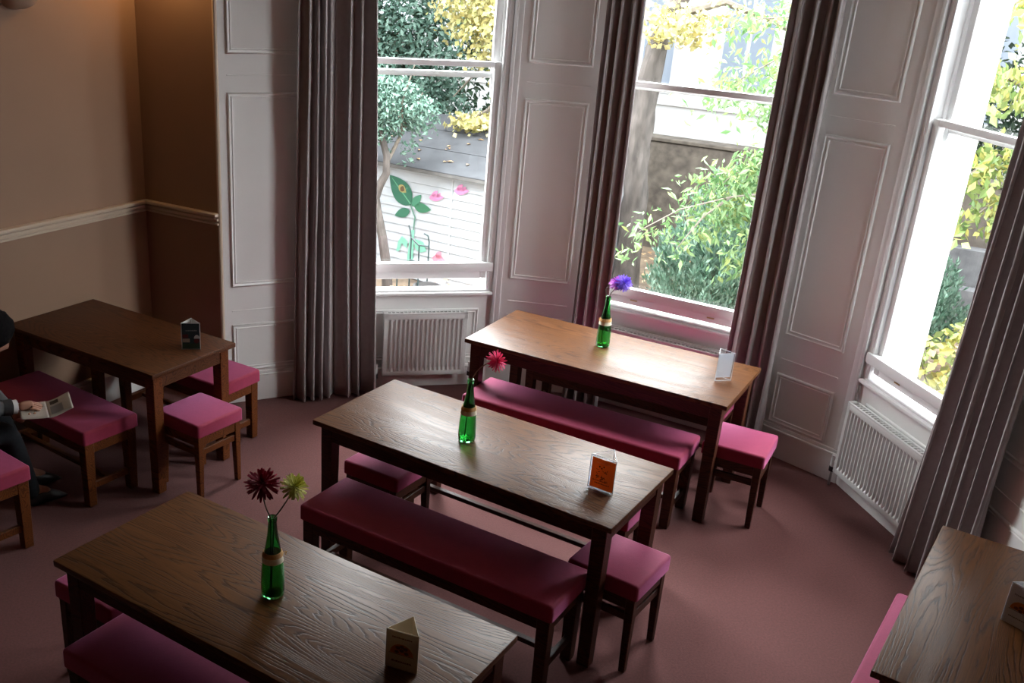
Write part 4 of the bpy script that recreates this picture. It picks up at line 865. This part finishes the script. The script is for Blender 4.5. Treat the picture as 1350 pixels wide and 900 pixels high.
for x, hw_, z0 in ((2.4, .42, .9), (4.4, .42, .9), (6.56, .34, .42), (8.22, .24, .50), (8.76, .22, .50), (10.9, .42, .5), (13, .42, .5)):
    fo = MB().box(x - hw_ - .05, x + hw_ + .05, -.05, .0, z0, 2.7, .01).build('window_frame', M['sash'], house); MB().box(x - hw_, x + hw_, -.055, -.03, z0 + .05, 2.65).build('pane', hg, fo, 0)
# things standing near the shed
t = thing('garden_chair', 'thin dark metal garden chair in front of the white boarded shed', 'chair', (-.24, 12.75, ZG), -.4)
gm = mat('green_metal', (.025, .045, .045), .5); zz = -ZG
for nm, pts in (('back_post', [(-.12, 0, 0), (-.12, 0, .80), (-.15, .02, .90), (-.17, .02, .95)]), ('back_post', [(.14, 0, 0), (.14, 0, .78), (.12, .0, .86), (.06, 0, .88)]), ('rail', [(-.12, 0, .80), (0, -.02, .72), (.14, 0, .72)]), ('rail', [(-.12, 0, .50), (0, -.02, .48), (.14, 0, .50)]), ('rail', [(0.01, -.02, .72), (.01, -.02, .45)]), ('front_leg', [(-.14, -.34, 0), (-.14, -.34, .45)]), ('front_leg', [(.16, -.34, 0), (.16, -.34, .45)])): MB().tube(pts, .011, 8).build(nm, gm, t)
MB().box(-.15, .17, -.36, .02, .44, .46, .006).build('seat', gm, t)
t = thing('plant_pot', 'dark round plant pot on the ground seen under the raised left sash', 'pot', (-.10, 12.3, ZG)); MB().lathe([(0, .02), (.12, .0), (.17, .26), (.19, .27), (.19, .31), (.165, .31), (.15, .24), (0, .24)], 20).build('pot', mat('dark_clay', (.05, .05, .05), .7), t); MB().lathe([(0, .25), (.15, .245)], 16).build('soil', lit, t)
# planting seen through the right window
t = thing('yellow_leaved_shrub', 'low shrub with yellowing leaves just outside the right window', 'shrub', (5.3, 9.6, ZG))
for k in range(7): a = k * .9; MB().tube([(0, 0, 0), (.2 * math.cos(a), .2 * math.sin(a), .35), (.45 * math.cos(a), .45 * math.sin(a), .75)], [.015, .011, .005], 6).build('stem', twig, t)
m = MB(); leafcloud(m, (0, 0, .52), (.75, .6, .42), 520, .12, rnd, .45, asp=.7); leafcloud(m, (.55, .3, .75), (.45, .4, .35), 260, .11, rnd, .4, asp=.7); m.build('foliage', L_['yg'], t, 0)
t = thing('yellow_green_tree', 'tree with yellow green leaves hanging outside the right window', 'tree', (7.0, 11.3, ZG))
MB().tube([(0, 0, -.1), (-.1, 0, 1.5), (-.2, -.1, 2.6), (-.3, -.2, 3.2)], [.14, .11, .09, .05], 10).build('trunk', bark, t)
m = MB()
for p, n in (([(6.8, 11.2, 1.4), (6.2, 10.9, 1.9), (5.6, 10.6, 2.1), (5.25, 10.4, 1.95)], 330), ([(6.8, 11.2, 2.2), (6.2, 10.8, 2.7), (5.6, 10.5, 2.9), (5.3, 10.3, 2.7)], 330), ([(6.8, 11.2, .8), (6.3, 10.9, 1.2), (5.8, 10.7, 1.3), (5.45, 10.5, 1.1)], 330), ([(6.8, 11.3, .3), (6.4, 11.1, .7), (6.0, 10.9, .75), (5.7, 10.8, .5)], 260), ([(6.9, 11.2, 1.0), (6.6, 10.6, 1.6), (6.3, 10.1, 1.6), (6.1, 9.8, 1.4)], 260), ([(6.9, 11.2, 1.8), (6.7, 10.4, 2.3), (6.3, 10.0, 2.4), (6.0, 9.7, 2.2)], 260)):
    q = rel(t, p); MB().tube(q, [.03, .022, .014, .005], 6).build('branch', twig, t); leafline(m, q[1:], n, .13, rnd, .16, asp=.55)
m.build('leaves', leafmat('mixed_green_leaves', [(.15, .24, .07), (.22, .29, .10), (.36, .32, .08), (.10, .18, .07)], trans=.25), t, 0)
for k, (a_, b_, z) in enumerate((((6.6, 12.9), (9.0, 11.6), -.75), ((6.8, 13.5), (9.4, 12.2), -.35))):
    f, L = frame(a_, b_); o = place(MB().box(0, L, 0, .2, ZG, z, .015).build('timber_edging', noisy('dark_timber_%d' % k, (.06, .06, .065), (.12, .12, .125), 6, .8)), f); tag(o, ('lower' if k == 0 else 'upper') + ' dark timber edging of the raised bed outside the right window', 'edging')
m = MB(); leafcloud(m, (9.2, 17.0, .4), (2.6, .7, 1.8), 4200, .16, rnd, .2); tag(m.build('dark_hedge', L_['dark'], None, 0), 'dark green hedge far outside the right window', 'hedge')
